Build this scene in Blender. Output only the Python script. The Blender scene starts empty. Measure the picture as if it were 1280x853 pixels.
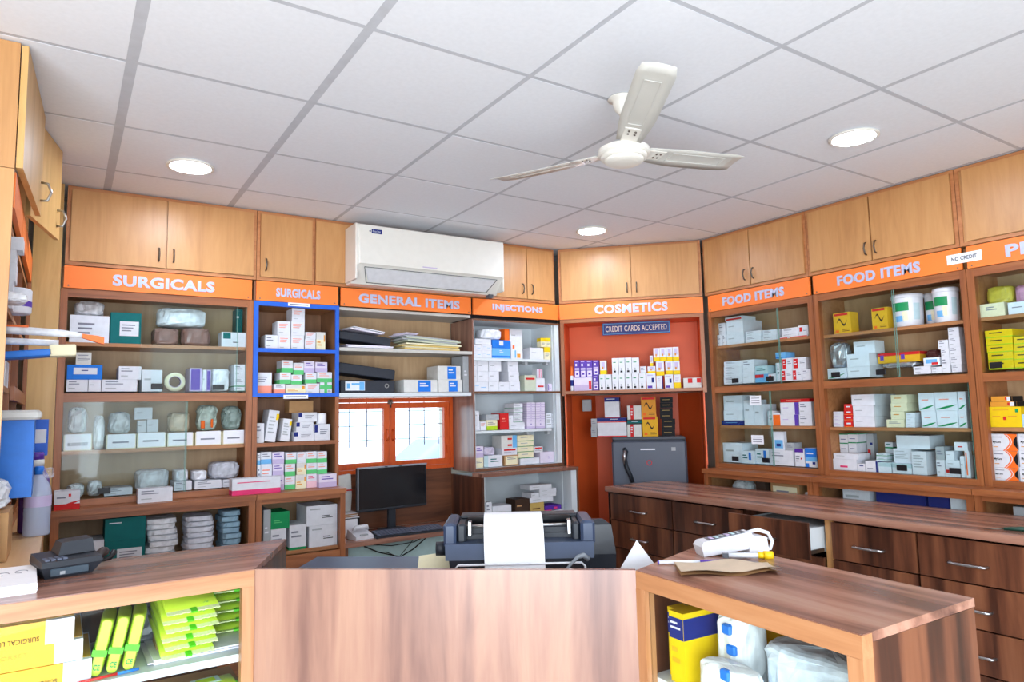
import bpy, bmesh, math, random
from mathutils import Vector, Matrix, noise

# ------------------------------------------------------------------ camera, sky, light, exposure
SC = bpy.context.scene
COL = SC.collection
R = math.radians
cam_d = bpy.data.cameras.new('camera')
cam_d.sensor_width = 36.0
cam_d.lens = 36.0 * 860.4 / 1280.0
cam_d.clip_start = 0.02
cam = bpy.data.objects.new('camera', cam_d)
COL.objects.link(cam)
YAW, PITCH, ROLL = .57815, .10071, -.02221
_f = Vector((math.sin(YAW)*math.cos(PITCH), math.cos(YAW)*math.cos(PITCH), math.sin(PITCH)))
_r = Vector((math.cos(YAW), -math.sin(YAW), 0)); _u = _r.cross(_f)
_r2 = _r*math.cos(ROLL) + _u*math.sin(ROLL); _u2 = _u*math.cos(ROLL) - _r*math.sin(ROLL)
cam.matrix_world = Matrix.Translation((.4507, -1.3179, 1.5234)) @ Matrix((_r2, _u2, -_f)).transposed().to_4x4()
SC.camera = cam

world = bpy.data.worlds.new('sky'); SC.world = world; world.use_nodes = True
_bg = world.node_tree.nodes['Background']
_bg.inputs[0].default_value = (.80, .90, 1.0, 1); _bg.inputs[1].default_value = 2.5

def area_light(name, loc, rot, sx, sy, power, color, portal=False):
    d = bpy.data.lights.new(name, 'AREA'); d.shape = 'RECTANGLE'; d.size = sx; d.size_y = sy
    d.energy = power; d.color = color
    if portal: d.cycles.is_portal = True
    o = bpy.data.objects.new(name, d); o.location = loc; o.rotation_euler = rot; COL.objects.link(o); return o
# daylight coming in through the open shop front behind the camera, and the back window (portals only guide sampling)
area_light('shopfront_portal', (.5, -2.34, 1.2), (R(90), 0, 0), 5.8, 2.4, 1, (1, 1, 1), True)
area_light('window_portal', (2.3, 3.12, 1.4), (R(-90), 0, 0), .85, .5, 1, (1, 1, 1), True)
area_light('street_daylight', (-.7, -2.75, 1.0), (R(84), 0, R(-24)), 3.4, 1.9, 125, (.84, .92, 1.0))

SC.view_settings.view_transform = 'Standard'; SC.view_settings.look = 'None'
SC.view_settings.gamma = 1.0; SC.view_settings.use_curve_mapping = False
SC.view_settings.exposure = 0.66
SC.cycles.max_bounces = 8; SC.cycles.transparent_max_bounces = 16
SC.cycles.diffuse_bounces = 4; SC.cycles.glossy_bounces = 3
SC.cycles.sample_clamp_indirect = 6.0; SC.cycles.caustics_reflective = False; SC.cycles.caustics_refractive = False

# ------------------------------------------------------------------ materials
def lin(c):
    return tuple((x/12.92 if x <= .04045 else ((x+.055)/1.055)**2.4) for x in (v/255. for v in c))
MATS = {}
def _new(name):
    m = bpy.data.materials.new(name); m.use_nodes = True
    nt = m.node_tree; b = nt.nodes['Principled BSDF']; return m, nt, b
def paint(name, rgb, rough=.55, metal=0., var=.05, scale=30., spec=.4, emit=None, bump=0.):
    if name in MATS: return MATS[name]
    m, nt, b = _new(name); N = nt.nodes; L = nt.links
    tc = N.new('ShaderNodeTexCoord'); nz = N.new('ShaderNodeTexNoise'); nz.inputs['Scale'].default_value = scale; nz.inputs['Detail'].default_value = 3
    L.new(tc.outputs['Object'], nz.inputs['Vector'])
    rp = N.new('ShaderNodeValToRGB'); c = lin(rgb)
    rp.color_ramp.elements[0].position = .3; rp.color_ramp.elements[1].position = .7
    rp.color_ramp.elements[0].color = (*[x*(1-var) for x in c], 1); rp.color_ramp.elements[1].color = (*[min(1, x*(1+var)) for x in c], 1)
    L.new(nz.outputs['Fac'], rp.inputs['Fac']); L.new(rp.outputs['Color'], b.inputs['Base Color'])
    b.inputs['Roughness'].default_value = rough; b.inputs['Metallic'].default_value = metal
    b.inputs['Specular IOR Level'].default_value = spec
    if bump:
        bp = N.new('ShaderNodeBump'); bp.inputs['Strength'].default_value = bump; bp.inputs['Distance'].default_value = .002
        L.new(nz.outputs['Fac'], bp.inputs['Height']); L.new(bp.outputs['Normal'], b.inputs['Normal'])
    MATS[name] = m; return m
def wood(name, stops, axis=2, rough=.35, stretch=14., scale=1.6, spec=.5, distort=1.2, planks=0):
    """streaky laminate: a noise squeezed across the grain, run through a colour ramp"""
    if name in MATS: return MATS[name]
    m, nt, b = _new(name); N = nt.nodes; L = nt.links
    tc = N.new('ShaderNodeTexCoord'); oi = N.new('ShaderNodeObjectInfo'); mp = N.new('ShaderNodeMapping')
    s = [stretch]*3; s[axis] = 1.0
    mp.inputs['Scale'].default_value = s
    ad = N.new('ShaderNodeVectorMath'); ad.operation = 'SCALE'; ad.inputs[0].default_value = (7.3, 3.1, 11.7)
    L.new(oi.outputs['Random'], ad.inputs['Scale'])
    a2 = N.new('ShaderNodeVectorMath'); a2.operation = 'ADD'
    L.new(tc.outputs['Object'], a2.inputs[0]); L.new(ad.outputs[0], a2.inputs[1]); L.new(a2.outputs[0], mp.inputs['Vector'])
    n1 = N.new('ShaderNodeTexNoise'); n1.inputs['Scale'].default_value = scale; n1.inputs['Detail'].default_value = 5; n1.inputs['Roughness'].default_value = .6; n1.inputs['Distortion'].default_value = distort
    L.new(mp.outputs['Vector'], n1.inputs['Vector'])
    n2 = N.new('ShaderNodeTexNoise'); n2.inputs['Scale'].default_value = scale*6; n2.inputs['Detail'].default_value = 3
    L.new(mp.outputs['Vector'], n2.inputs['Vector'])
    mx = N.new('ShaderNodeMix'); mx.inputs['Factor'].default_value = .22
    L.new(n1.outputs['Fac'], mx.inputs['A']); L.new(n2.outputs['Fac'], mx.inputs['B'])
    fac = mx.outputs['Result']
    if planks:
        m3 = N.new('ShaderNodeMapping'); s3 = [planks]*3; s3[axis] = .12; m3.inputs['Scale'].default_value = s3; L.new(a2.outputs[0], m3.inputs['Vector'])
        n3 = N.new('ShaderNodeTexNoise'); n3.inputs['Scale'].default_value = 1.; n3.inputs['Detail'].default_value = 1.; L.new(m3.outputs['Vector'], n3.inputs['Vector'])
        mr = N.new('ShaderNodeMapRange'); mr.inputs[1].default_value = .36; mr.inputs[2].default_value = .64; L.new(n3.outputs['Fac'], mr.inputs[0])
        m4 = N.new('ShaderNodeMix'); m4.inputs['Factor'].default_value = .20; L.new(fac, m4.inputs['A']); L.new(mr.outputs[0], m4.inputs['B']); fac = m4.outputs['Result']
    rp = N.new('ShaderNodeValToRGB'); cr = rp.color_ramp
    while len(cr.elements) < len(stops): cr.elements.new(.5)
    for e, (p, c) in zip(cr.elements, stops): e.position = p; e.color = (*lin(c), 1)
    L.new(fac, rp.inputs['Fac']); L.new(rp.outputs['Color'], b.inputs['Base Color'])
    b.inputs['Roughness'].default_value = rough; b.inputs['Specular IOR Level'].default_value = spec
    MATS[name] = m; return m
def glass(name, tint, gloss=.10, rough=.02):
    if name in MATS: return MATS[name]
    m, nt, b = _new(name); N = nt.nodes; L = nt.links; N.remove(b)
    out = [n for n in N if n.type == 'OUTPUT_MATERIAL'][0]
    t = N.new('ShaderNodeBsdfTransparent'); t.inputs[0].default_value = (*lin(tint), 1)
    g = N.new('ShaderNodeBsdfGlossy'); g.inputs['Roughness'].default_value = rough
    lw = N.new('ShaderNodeLayerWeight'); lw.inputs['Blend'].default_value = .5
    pw = N.new('ShaderNodeMath'); pw.operation = 'POWER'; pw.inputs[1].default_value = 4.; L.new(lw.outputs['Facing'], pw.inputs[0])
    ma = N.new('ShaderNodeMath'); ma.operation = 'MULTIPLY_ADD'; ma.inputs[1].default_value = .35; ma.inputs[2].default_value = gloss*.08
    L.new(pw.outputs[0], ma.inputs[0])
    mx = N.new('ShaderNodeMixShader'); L.new(ma.outputs[0], mx.inputs[0]); L.new(t.outputs[0], mx.inputs[1]); L.new(g.outputs[0], mx.inputs[2])
    L.new(mx.outputs[0], out.inputs['Surface']); MATS[name] = m; return m
def film(name, rgb, clear=.5, rough=.25, crinkle=True):
    """thin crinkled plastic: part see-through, part pale and shiny"""
    if name in MATS: return MATS[name]
    m, nt, b = _new(name); N = nt.nodes; L = nt.links
    out = [n for n in N if n.type == 'OUTPUT_MATERIAL'][0]
    b.inputs['Base Color'].default_value = (*lin(rgb), 1); b.inputs['Roughness'].default_value = rough
    tc = N.new('ShaderNodeTexCoord'); nz = N.new('ShaderNodeTexNoise'); nz.inputs['Scale'].default_value = 24; nz.inputs['Detail'].default_value = 2
    L.new(tc.outputs['Object'], nz.inputs['Vector'])
    vo = N.new('ShaderNodeTexVoronoi'); vo.inputs['Scale'].default_value = 26; L.new(tc.outputs['Object'], vo.inputs['Vector'])
    bp = N.new('ShaderNodeBump'); bp.inputs['Strength'].default_value = .35; bp.inputs['Distance'].default_value = .012
    L.new(vo.outputs['Distance'], bp.inputs['Height']); L.new(bp.outputs['Normal'], b.inputs['Normal'])
    rp = N.new('ShaderNodeMapRange'); rp.inputs[1].default_value = .35; rp.inputs[2].default_value = .65
    dv = .2 if crinkle else .0
    rp.inputs[3].default_value = max(0, clear-dv); rp.inputs[4].default_value = min(1, clear+dv); bp.inputs['Strength'].default_value = .35 if crinkle else .02
    L.new(nz.outputs['Fac'], rp.inputs[0])
    t = N.new('ShaderNodeBsdfTransparent'); mx = N.new('ShaderNodeMixShader')
    L.new(rp.outputs[0], mx.inputs[0]); L.new(b.outputs[0], mx.inputs[1]); L.new(t.outputs[0], mx.inputs[2])
    L.new(mx.outputs[0], out.inputs['Surface']); MATS[name] = m; return m
def glow(name, rgb, strength):
    if name in MATS: return MATS[name]
    m, nt, b = _new(name)
    b.inputs['Base Color'].default_value = (*lin(rgb), 1); b.inputs['Emission Color'].default_value = (*lin(rgb), 1); b.inputs['Emission Strength'].default_value = strength
    MATS[name] = m; return m

BEECH = wood('beech_laminate', [(.25, (182, 128, 78)), (.5, (200, 146, 92)), (.75, (210, 158, 104))], 2, .38, 9, 1.3)
BEECH_Y = wood('pale_beech_laminate', [(.25, (186, 142, 80)), (.5, (208, 164, 100)), (.75, (218, 178, 118))], 2, .4, 9, 1.3)
TEAK = wood('teak_frame', [(.3, (118, 64, 34)), (.5, (152, 88, 48)), (.7, (174, 108, 64))], 2, .4, 18, 1.2)
TEAK_H = wood('teak_frame_level', [(.3, (120, 66, 36)), (.5, (154, 90, 50)), (.7, (176, 110, 66))], 0, .4, 18, 1.2)
LOFTF = wood('loft_frame', [(.3, (160, 98, 56)), (.5, (186, 120, 74)), (.7, (200, 138, 90))], 0, .4, 14, 1.2)
SHELFW = wood('shelf_board', [(.3, (150, 98, 58)), (.5, (172, 116, 72)), (.7, (186, 132, 88))], 0, .5, 14, 1.2)
INNERW = wood('brown_inner_laminate', [(.3, (112, 74, 48)), (.5, (134, 92, 62)), (.7, (150, 106, 74))], 2, .5, 10, 1.2)
BACKW = wood('cabinet_back_laminate', [(.3, (168, 134, 98)), (.5, (186, 152, 114)), (.7, (198, 166, 130))], 2, .55, 8, 1.0)
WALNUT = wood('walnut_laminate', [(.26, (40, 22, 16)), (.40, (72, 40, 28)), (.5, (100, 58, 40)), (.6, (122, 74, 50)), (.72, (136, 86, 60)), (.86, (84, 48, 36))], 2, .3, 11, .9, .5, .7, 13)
_WALNUT_SHEEN = [(.26, (78, 50, 44)), (.40, (124, 84, 70)), (.5, (154, 108, 90)), (.6, (174, 128, 108)), (.72, (186, 144, 124)), (.86, (132, 94, 84))]  # walnut again; the reflected sheen on level tops is put into its colour
WALNUT_X = wood('walnut_sheen_level', _WALNUT_SHEEN, 0, .26, 11, .9, .6, .7, 13)
WALNUT_Y = wood('walnut_sheen_deep', _WALNUT_SHEEN, 1, .26, 11, .9, .6, .7, 13)
WALNUT_LIT = wood('walnut_panel_lit', [(.22, (92, 60, 54)), (.36, (122, 86, 76)), (.5, (150, 110, 94)), (.62, (166, 126, 106)), (.74, (144, 110, 102)), (.86, (116, 86, 80))], 2, .25, 9, .9, .6, .7, 11)  # same walnut made paler: daylight and window sheen put into the colour
EDGE = wood('oak_edge_band', [(.3, (150, 98, 62)), (.5, (174, 120, 80)), (.7, (188, 138, 98))], 0, .4, 14, 1.2)
EDGE_V = wood('oak_edge_band_upright', [(.3, (150, 98, 62)), (.5, (174, 120, 80)), (.7, (188, 138, 98))], 2, .4, 14, 1.2)
ORANGE_WIN = wood('orange_painted_wood', [(.3, (196, 72, 18)), (.5, (214, 86, 26)), (.7, (222, 98, 36))], 2, .4, 10, 2)
C = {
 'white': (220, 221, 228), 'offwhite': (214, 212, 208), 'grey': (170, 174, 178), 'dgrey': (92, 96, 104), 'black': (22, 22, 26), 'ink': (128, 130, 144),
 'orange': (244, 112, 38), 'signorange': (250, 118, 40), 'lilac': (196, 180, 214), 'lilac2': (222, 212, 230), 'purple': (96, 66, 168), 'violet': (86, 44, 150),
 'green': (96, 196, 120), 'dgreen': (24, 142, 84), 'teal': (10, 104, 104), 'blue': (38, 118, 214), 'navy': (34, 46, 120), 'skyb': (110, 176, 226),
 'red': (206, 40, 40), 'salmon': (238, 150, 130), 'pink': (224, 60, 116), 'lpink': (238, 196, 206), 'yellow': (236, 198, 24), 'dyellow': (226, 172, 40), 'cream': (232, 224, 190),
 'amber': (222, 150, 52), 'brown': (92, 58, 36), 'dbrown': (62, 44, 34), 'gold': (190, 160, 92), 'kraft': (182, 140, 96), 'pale': (224, 228, 236), 'palet': (184, 208, 214),
 'lime': (176, 206, 40), 'limegreen': (86, 196, 30), 'limew': (232, 240, 180), 'tapeblue': (30, 96, 206), 'folder': (196, 202, 180), 'folderyellow': (226, 196, 120),
}
def P(k, rough=.55, **kw): return paint('print_%s_%d' % (k, rough*100), C[k], rough, spec=.2 if rough > .5 else .4, **kw)
CARTON = P('white', .6)
CEIL = paint('ceiling_tile', (234, 236, 243), .9, 0, .02, 60, .1)
GRIDM = paint('ceiling_grid', (194, 196, 204), .8, 0, .05, 20, .3)
WALLP = paint('wall_plaster', (214, 206, 192), .85, 0, .03, 6, .2)
STEEL = paint('brushed_steel', (188, 188, 190), .28, 1., .05, 80)
DSTEEL = paint('dull_steel', (120, 112, 104), .4, 1., .08, 60)
WHITEL = paint('white_laminate', (214, 220, 224), .45, 0, .02, 10, .4)
NICHE = paint('orange_laminate', (230, 96, 44), .45, 0, .05, 4, .4)
SIGN = paint('sign_orange', (255, 130, 54), .45, 0, .03, 6, .4)
LETTER = paint('silver_lettering', (190, 196, 226), .35, .1, .04, 40, .5)
BLUE = P('tapeblue', .45)
GLASS = glass('cabinet_glass', (251, 254, 254))
GLASSF = glass('showcase_glass', (251, 254, 253), .06)
GLASSW = glass('window_glass', (238, 246, 250), .06)
FILM = film('clear_polythene', (244, 246, 250), .34)
FILMW = film('milky_polythene', (240, 242, 248), .10)
PLAST = paint('ivory_plastic', (232, 228, 220), .35, 0, .02, 20, .5)
DPLAST = paint('charcoal_plastic', (38, 42, 50), .45, 0, .06, 40, .4)
BPLAST = paint('blue_grey_plastic', (54, 66, 90), .4, 0, .05, 30, .4)
SCREEN = paint('black_screen', (12, 14, 20), .12, 0, .02, 10, .5)
PAPER = paint('paper', (240, 240, 246), .8, 0, .02, 30, .2)
FRIDGE = paint('grey_fridge_enamel', (84, 90, 104), .4, 0, .03, 8, .35)

# ------------------------------------------------------------------ mesh builder
class MB:
    def __init__(s): s.v = []; s.f = []; s.m = []; s.sm = []
    def _add(s, vs, fs, mi=0, smooth=False):
        o = len(s.v); s.v += [tuple(v) for v in vs]; s.f += [tuple(i+o for i in f) for f in fs]; s.m += [mi]*len(fs); s.sm += [smooth]*len(fs); return s
    def box(s, x0, y0, z0, x1, y1, z1, mi=0, bev=0.):
        if bev:
            b = min(bev, (x1-x0)/3, (y1-y0)/3, (z1-z0)/3); rings = []
            for z, i in ((z0, b), (z0+b, 0), (z1-b, 0), (z1, b)):
                rings.append([(x0+i, y0+i+b, z), (x0+i+b, y0+i, z), (x1-i-b, y0+i, z), (x1-i, y0+i+b, z), (x1-i, y1-i-b, z), (x1-i-b, y1-i, z), (x0+i+b, y1-i, z), (x0+i, y1-i-b, z)])
            return s.loft(rings, mi, True)
        return s._add([(x0,y0,z0),(x1,y0,z0),(x1,y1,z0),(x0,y1,z0),(x0,y0,z1),(x1,y0,z1),(x1,y1,z1),(x0,y1,z1)],
                      [(0,3,2,1),(4,5,6,7),(0,1,5,4),(1,2,6,5),(2,3,7,6),(3,0,4,7)], mi)
    def loft(s, rings, mi=0, caps=True, smooth=False, closed=True):
        n = len(rings[0]); vs = [v for r in rings for v in r]; fs = []
        for i in range(len(rings)-1):
            for j in range(n if closed else n-1):
                k = (j+1) % n; fs.append((i*n+j, i*n+k, (i+1)*n+k, (i+1)*n+j))
        s._add(vs, fs, mi, smooth)
        if caps:
            o = len(s.v)-len(vs)
            s.f += [tuple(o+j for j in reversed(range(n))), tuple(o+(len(rings)-1)*n+j for j in range(n))]; s.m += [mi]*2; s.sm += [False]*2
        return s
    def prism(s, poly, z0, z1, mi=0):   # ccw polygon in xy
        return s.loft([[(x, y, z0) for x, y in poly], [(x, y, z1) for x, y in poly]], mi)
    def prism_x(s, poly, x0, x1, mi=0): # polygon in (y,z)
        return s.loft([[(x0, y, z) for y, z in poly], [(x1, y, z) for y, z in poly]], mi)
    def lathe(s, prof, n=24, mi=0, c=(0,0,0), smooth=True, caps=True):
        return s.loft([[(c[0]+r*math.cos(2*math.pi*k/n), c[1]+r*math.sin(2*math.pi*k/n), c[2]+z) for k in range(n)] for r, z in prof], mi, caps, smooth)
    def tube(s, pts, r, n=8, mi=0, caps=True):
        pts = [Vector(p) for p in pts]; rings = []; prev = None
        for i, p in enumerate(pts):
            t = (pts[min(i+1, len(pts)-1)] - pts[max(i-1, 0)]).normalized()
            a = (prev - t*prev.dot(t)).normalized() if prev is not None and (prev - t*prev.dot(t)).length > 1e-4 else t.orthogonal().normalized()
            prev = a; b = t.cross(a); rr = r[i] if isinstance(r, (list, tuple)) else r
            rings.append([tuple(p + a*rr*math.cos(2*math.pi*k/n) + b*rr*math.sin(2*math.pi*k/n)) for k in range(n)])
        return s.loft(rings, mi, caps, True)
    def quad(s, x0, z0, x1, z1, y, mi=0): # faces -y
        return s._add([(x0,y,z0),(x1,y,z0),(x1,y,z1),(x0,y,z1)], [(0,1,2,3)], mi)
    def xf(s, M):
        s.v = [tuple(M @ Vector(v)) for v in s.v]; return s
    def mesh(s, name, mats):
        me = bpy.data.meshes.new(name); me.from_pydata(s.v, [], s.f)
        for m in mats: me.materials.append(m)
        me.polygons.foreach_set('material_index', s.m); me.polygons.foreach_set('use_smooth', s.sm); me.update(); return me
    def build(s, name, mats, parent=None, loc=(0,0,0), rz=0., rot=None):
        if not isinstance(mats, (list, tuple)): mats = [mats]
        return link(name, s.mesh(name, mats), parent, loc, rz, rot)
def link(name, me, parent=None, loc=(0,0,0), rz=0., rot=None):
    o = bpy.data.objects.new(name, me); COL.objects.link(o)
    o.location = loc; o.rotation_euler = rot if rot else (0, 0, rz)
    if parent is not None: o.parent = parent
    return o
def tag(o, label, cat, group=None, kind=None):
    o['label'] = label; o['category'] = cat
    if group: o['group'] = group
    if kind: o['kind'] = kind
    return o
def thing(name, label, cat, loc=(0,0,0), rz=0., group=None, rot=None):
    o = bpy.data.objects.new(name, None); COL.objects.link(o); o.empty_display_size = .05
    o.location = loc; o.rotation_euler = rot if rot else (0, 0, rz); return tag(o, label, cat, group)
def struct(name, mb, mats, parent=None):
    o = mb.build(name, mats, parent)
    if parent is None: o['kind'] = 'structure'
    return o
_TEXT = {}
def text_mesh(body, mat, w, h, depth=.002, bold=.02):
    """built-in font turned to mesh, fitted to a w x h rectangle in the xz plane, facing -y"""
    key = (body, mat.name, round(w, 4), round(h, 4), depth)
    if key in _TEXT: return _TEXT[key]
    cu = bpy.data.curves.new('text', 'FONT'); cu.body = body; cu.extrude = .01; cu.offset = bold; cu.align_x = 'LEFT'; cu.resolution_u = 3; cu.space_character = 1.08
    o = bpy.data.objects.new('text', cu); COL.objects.link(o)
    dg = bpy.context.evaluated_depsgraph_get(); me = bpy.data.meshes.new_from_object(o.evaluated_get(dg))
    bpy.data.objects.remove(o); bpy.data.curves.remove(cu)
    xs = [v.co.x for v in me.vertices]; ys = [v.co.y for v in me.vertices]
    x0, x1, y0, y1 = min(xs), max(xs), min(ys), max(ys)
    for v in me.vertices:
        x, y, z = v.co
        v.co = ((x-x0)/(x1-x0)*w, -depth if z > 0 else 0., (y-y0)/(y1-y0)*h)
    me.materials.clear(); me.materials.append(mat); me.name = 'lettering'; _TEXT[key] = me; return me
def lettering(body, mat, x, y, z, w, h, parent, depth=.002, bold=.02, rot=None):
    me = text_mesh(body, mat, w, h, depth, bold); nw = len(body.split())
    if nw == 1: return link('lettering', me, parent, (x, y, z), 0, rot)
    ivs = sorted((min(me.vertices[i].co.x for i in p.vertices), max(me.vertices[i].co.x for i in p.vertices)) for p in me.polygons)
    gaps = []; hi = ivs[0][1]
    for a, c in ivs:
        if a > hi: gaps.append((a-hi, (a+hi)/2))
        hi = max(hi, c)
    cuts = sorted(g[1] for g in sorted(gaps)[-(nw-1):]) + [1e9]; lo = -1e9
    for cut in cuts:                                   # one object for each word
        fs = [tuple(p.vertices) for p in me.polygons if lo < p.center.x <= cut]; lo = cut
        idx = sorted({i for f in fs for i in f}); mp = {i: k for k, i in enumerate(idx)}
        m2 = bpy.data.meshes.new('lettering'); m2.from_pydata([tuple(me.vertices[i].co) for i in idx], [], [tuple(mp[i] for i in f) for f in fs]); m2.materials.append(mat)
        link('lettering', m2, parent, (x, y, z), 0, rot)

# wall frames: origin, direction left to right, turn; local x runs along the wall, local y into it
r2 = 2**-.5
WALLS = {'back': ((0, 2.70), (1, 0)), 'cos': ((3.46, 2.70), (r2, -r2)), 'right': ((4.22, 0), (0, -1)), 'left': ((.30, 0), (0, 1)),
         'lcase': ((0, .727), (1, 0)), 'rcase': ((1.726, .066), (-.050728, -.998712)), 'ccase': ((.914, .728), (.775062, -.631885))}
def wrot(w):
    u = WALLS[w][1]; return math.atan2(u[1], u[0])
def wpos(w, s, off, z):
    (ox, oy), (ux, uy) = WALLS[w]; return (ox + ux*s + uy*off, oy + uy*s - ux*off, z)   # normal = (uy,-ux)

# ------------------------------------------------------------------ the room
X0, X1, YB, YF, H = -.06, 4.56, 3.03, -2.30, 2.70
XL = -2.6
fl = MB()
fl.box(XL-.1, YF-.1, -.1, X1+.1, YB+.1, 0)
struct('floor', fl, paint('vitrified_floor_tile', (198, 190, 178), .25, 0, .04, 3, .5))
struct('wall_left', MB().box(X0-.12, .72, 0, X0, YB, H+.1).box(XL, .72, 0, X0-.12, .84, H+.1).box(XL-.12, YF, 0, XL, .84, H+.1), WALLP)
struct('wall_right', MB().box(X1, YF, 0, X1+.12, YB, H+.1), WALLP)
WX0, WX1, WZ0, WZ1 = 1.87, 2.74, 1.14, 1.63
wb = MB()
wb.box(X0, YB, 0, WX0, YB+.15, H+.1); wb.box(WX1, YB, 0, X1, YB+.15, H+.1); wb.box(WX0, YB, 0, WX1, YB+.15, WZ0); wb.box(WX0, YB, WZ1, WX1, YB+.15, H+.1)
struct('wall_back', wb, WALLP)
wf = MB(); wf.box(XL, YF-.12, 0, -2.4, YF, H+.1); wf.box(3.4, YF-.12, 0, X1, YF, H+.1); wf.box(-2.4, YF-.12, 2.4, 3.4, YF, H+.1)
struct('wall_front', wf, WALLP)
# suspended ceiling: slab above, grid bars, and every tile a piece of its own
ceiling = struct('ceiling', MB().box(XL, YF, H+.035, X1, YB, H+.10), paint('slab_grey', (150, 150, 150), .9))
TX, TY = .6, .5923
for i in range(-5, 9):
    for j in range(-4, 6):
        xa, xb = max(i*TX, X0 if j > 0 else XL), min((i+1)*TX, X1); ya, yb = max(j*TY, YF), min((j+1)*TY, YB)
        if xb-xa < .03 or yb-ya < .03: continue
        wl_, wr_ = (.016 if i in (1, 2) else .009), (.016 if i in (0, 1) else .009)
        MB().box(xa+wl_, ya+.0095, H+.0025+.0007*((i*7+j*3) % 3), xb-wr_, yb-.0095, H+.02).build('tile', CEIL, ceiling)
for i in range(-4, 9):
    if XL < i*TX < X1:
        hw = .019 if i == 1 else (.016 if i == 2 else .011)
        MB().box(i*TX-hw, YF, H+.003, i*TX+hw, YB if i >= 0 else .72, H+.014).build('grid_bar', GRIDM, ceiling)
for j in range(-4, 6):
    if YF < j*TY < YB: MB().box(X0 if j > 1 else XL, j*TY-.009, H+.0033, X1, j*TY+.009, H+.0135).build('grid_bar', GRIDM, ceiling)

# outside, seen overexposed through the back window
struct('ground', MB().box(-12, YB+.16, -.42, 16, 22, -.32), paint('pale_paving', (206, 204, 200), .8, 0, .06, 2))
struct('ground_front', MB().box(-12, -16, -.12, 16, YF-.13, -.02), paint('pale_paving', (206, 204, 200), .8, 0, .06, 2))
car = thing('parked_car', 'pale car parked outside, seen through the barred window', 'car', (5.9, 8.4, -.32), R(8))
cb = MB(); rings = []
prof = [(-2.1, .35, .62), (-2.0, .3, .86), (-1.2, .28, .98), (-.55, .28, 1.42), (.5, .28, 1.46), (1.25, .28, 1.02), (1.95, .3, .9), (2.1, .35, .6)]
for x, zb, zt in prof: rings.append([(x, -.82, zb), (x, .82, zb), (x, .84, zb+(zt-zb)*.55), (x, .66, zt), (x, -.66, zt), (x, -.84, zb+(zt-zb)*.55)])
cb.loft(rings, 0, True, True); cb.build('body', paint('pale_car_paint', (136, 150, 176), .25, 0, .02, 3, .6), car)
gl = MB(); gl.prism_x([(-.6, 1.02), (.6, 1.02), (.56, 1.36), (-.56, 1.36)], -.62, .95); gl.xf(Matrix.Scale(1.004, 4)); gl.build('window_band', SCREEN, car)
for x in (-1.3, 1.3):
    for y in (-.8, .68):
        w = MB(); w.lathe([(.2, -.06), (.31, -.05), (.31, .05), (.2, .06)], 20); w.xf(Matrix.Rotation(R(90), 4, 'X')); w.build('wheel', P('black'), car, (x, y+.06, .31))

# window in the back wall: orange frame, two leaves with panes, bars outside
wn = thing('window_1', 'x', 'window'); del wn['label']; del wn['category']; wn['kind'] = 'structure'
wf_ = MB()
for a in ((1.86, WZ0, 1.89, 1.625), (2.725, WZ0, 2.749, 1.625), (1.89, 1.597, 2.725, 1.625), (1.89, WZ0, 2.725, 1.165)): wf_.box(a[0], 2.985, a[1], a[2], 3.05, a[3])
wf_.build('window_frame', ORANGE_WIN, wn)
for x0, x1, hx in ((1.892, 2.275, 2.255), (2.279, 2.723, 2.298)):
    lf = MB(); st = .04
    lf.box(x0, 2.99, 1.167, x0+st, 3.02, 1.594); lf.box(x1-st, 2.99, 1.167, x1, 3.02, 1.594); lf.box(x0+st, 2.99, 1.167, x1-st, 3.02, 1.207); lf.box(x0+st, 2.99, 1.556, x1-st, 3.02, 1.594)
    l = lf.build('window_leaf', ORANGE_WIN, wn)
    MB().box(x0+st, 3.003, 1.207, x1-st, 3.007, 1.556).build('pane', GLASSW, l)
    MB().tube([(hx, 2.99, 1.345), (hx, 2.965, 1.355), (hx, 2.96, 1.38), (hx, 2.965, 1.405), (hx, 2.99, 1.415)], .006).build('handle', ORANGE_WIN, l)
MB().box(2.262, 2.975, 1.585, 2.292, 2.992, 1.612).tube([(2.277, 2.975, 1.56), (2.277, 2.97, 1.615)], .006).build('bolt', DSTEEL, wn)
for z in (1.24, 1.5): MB().box(2.70, 2.98, z, 2.715, 2.99, z+.06).build('hinge', ORANGE_WIN, wn)
gr = MB()
for x in (1.93, 2.045, 2.165, 2.36, 2.475, 2.59, 2.70): gr.box(x, 3.12, 1.30, x+.006, 3.126, 1.63)
for z in (1.345, 1.44, 1.535): gr.box(1.87, 3.114, z, 2.74, 3.119, z+.005)
gr.build('window_grille', paint('grille_grey', (150, 158, 172), .5, .2), wn)

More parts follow.
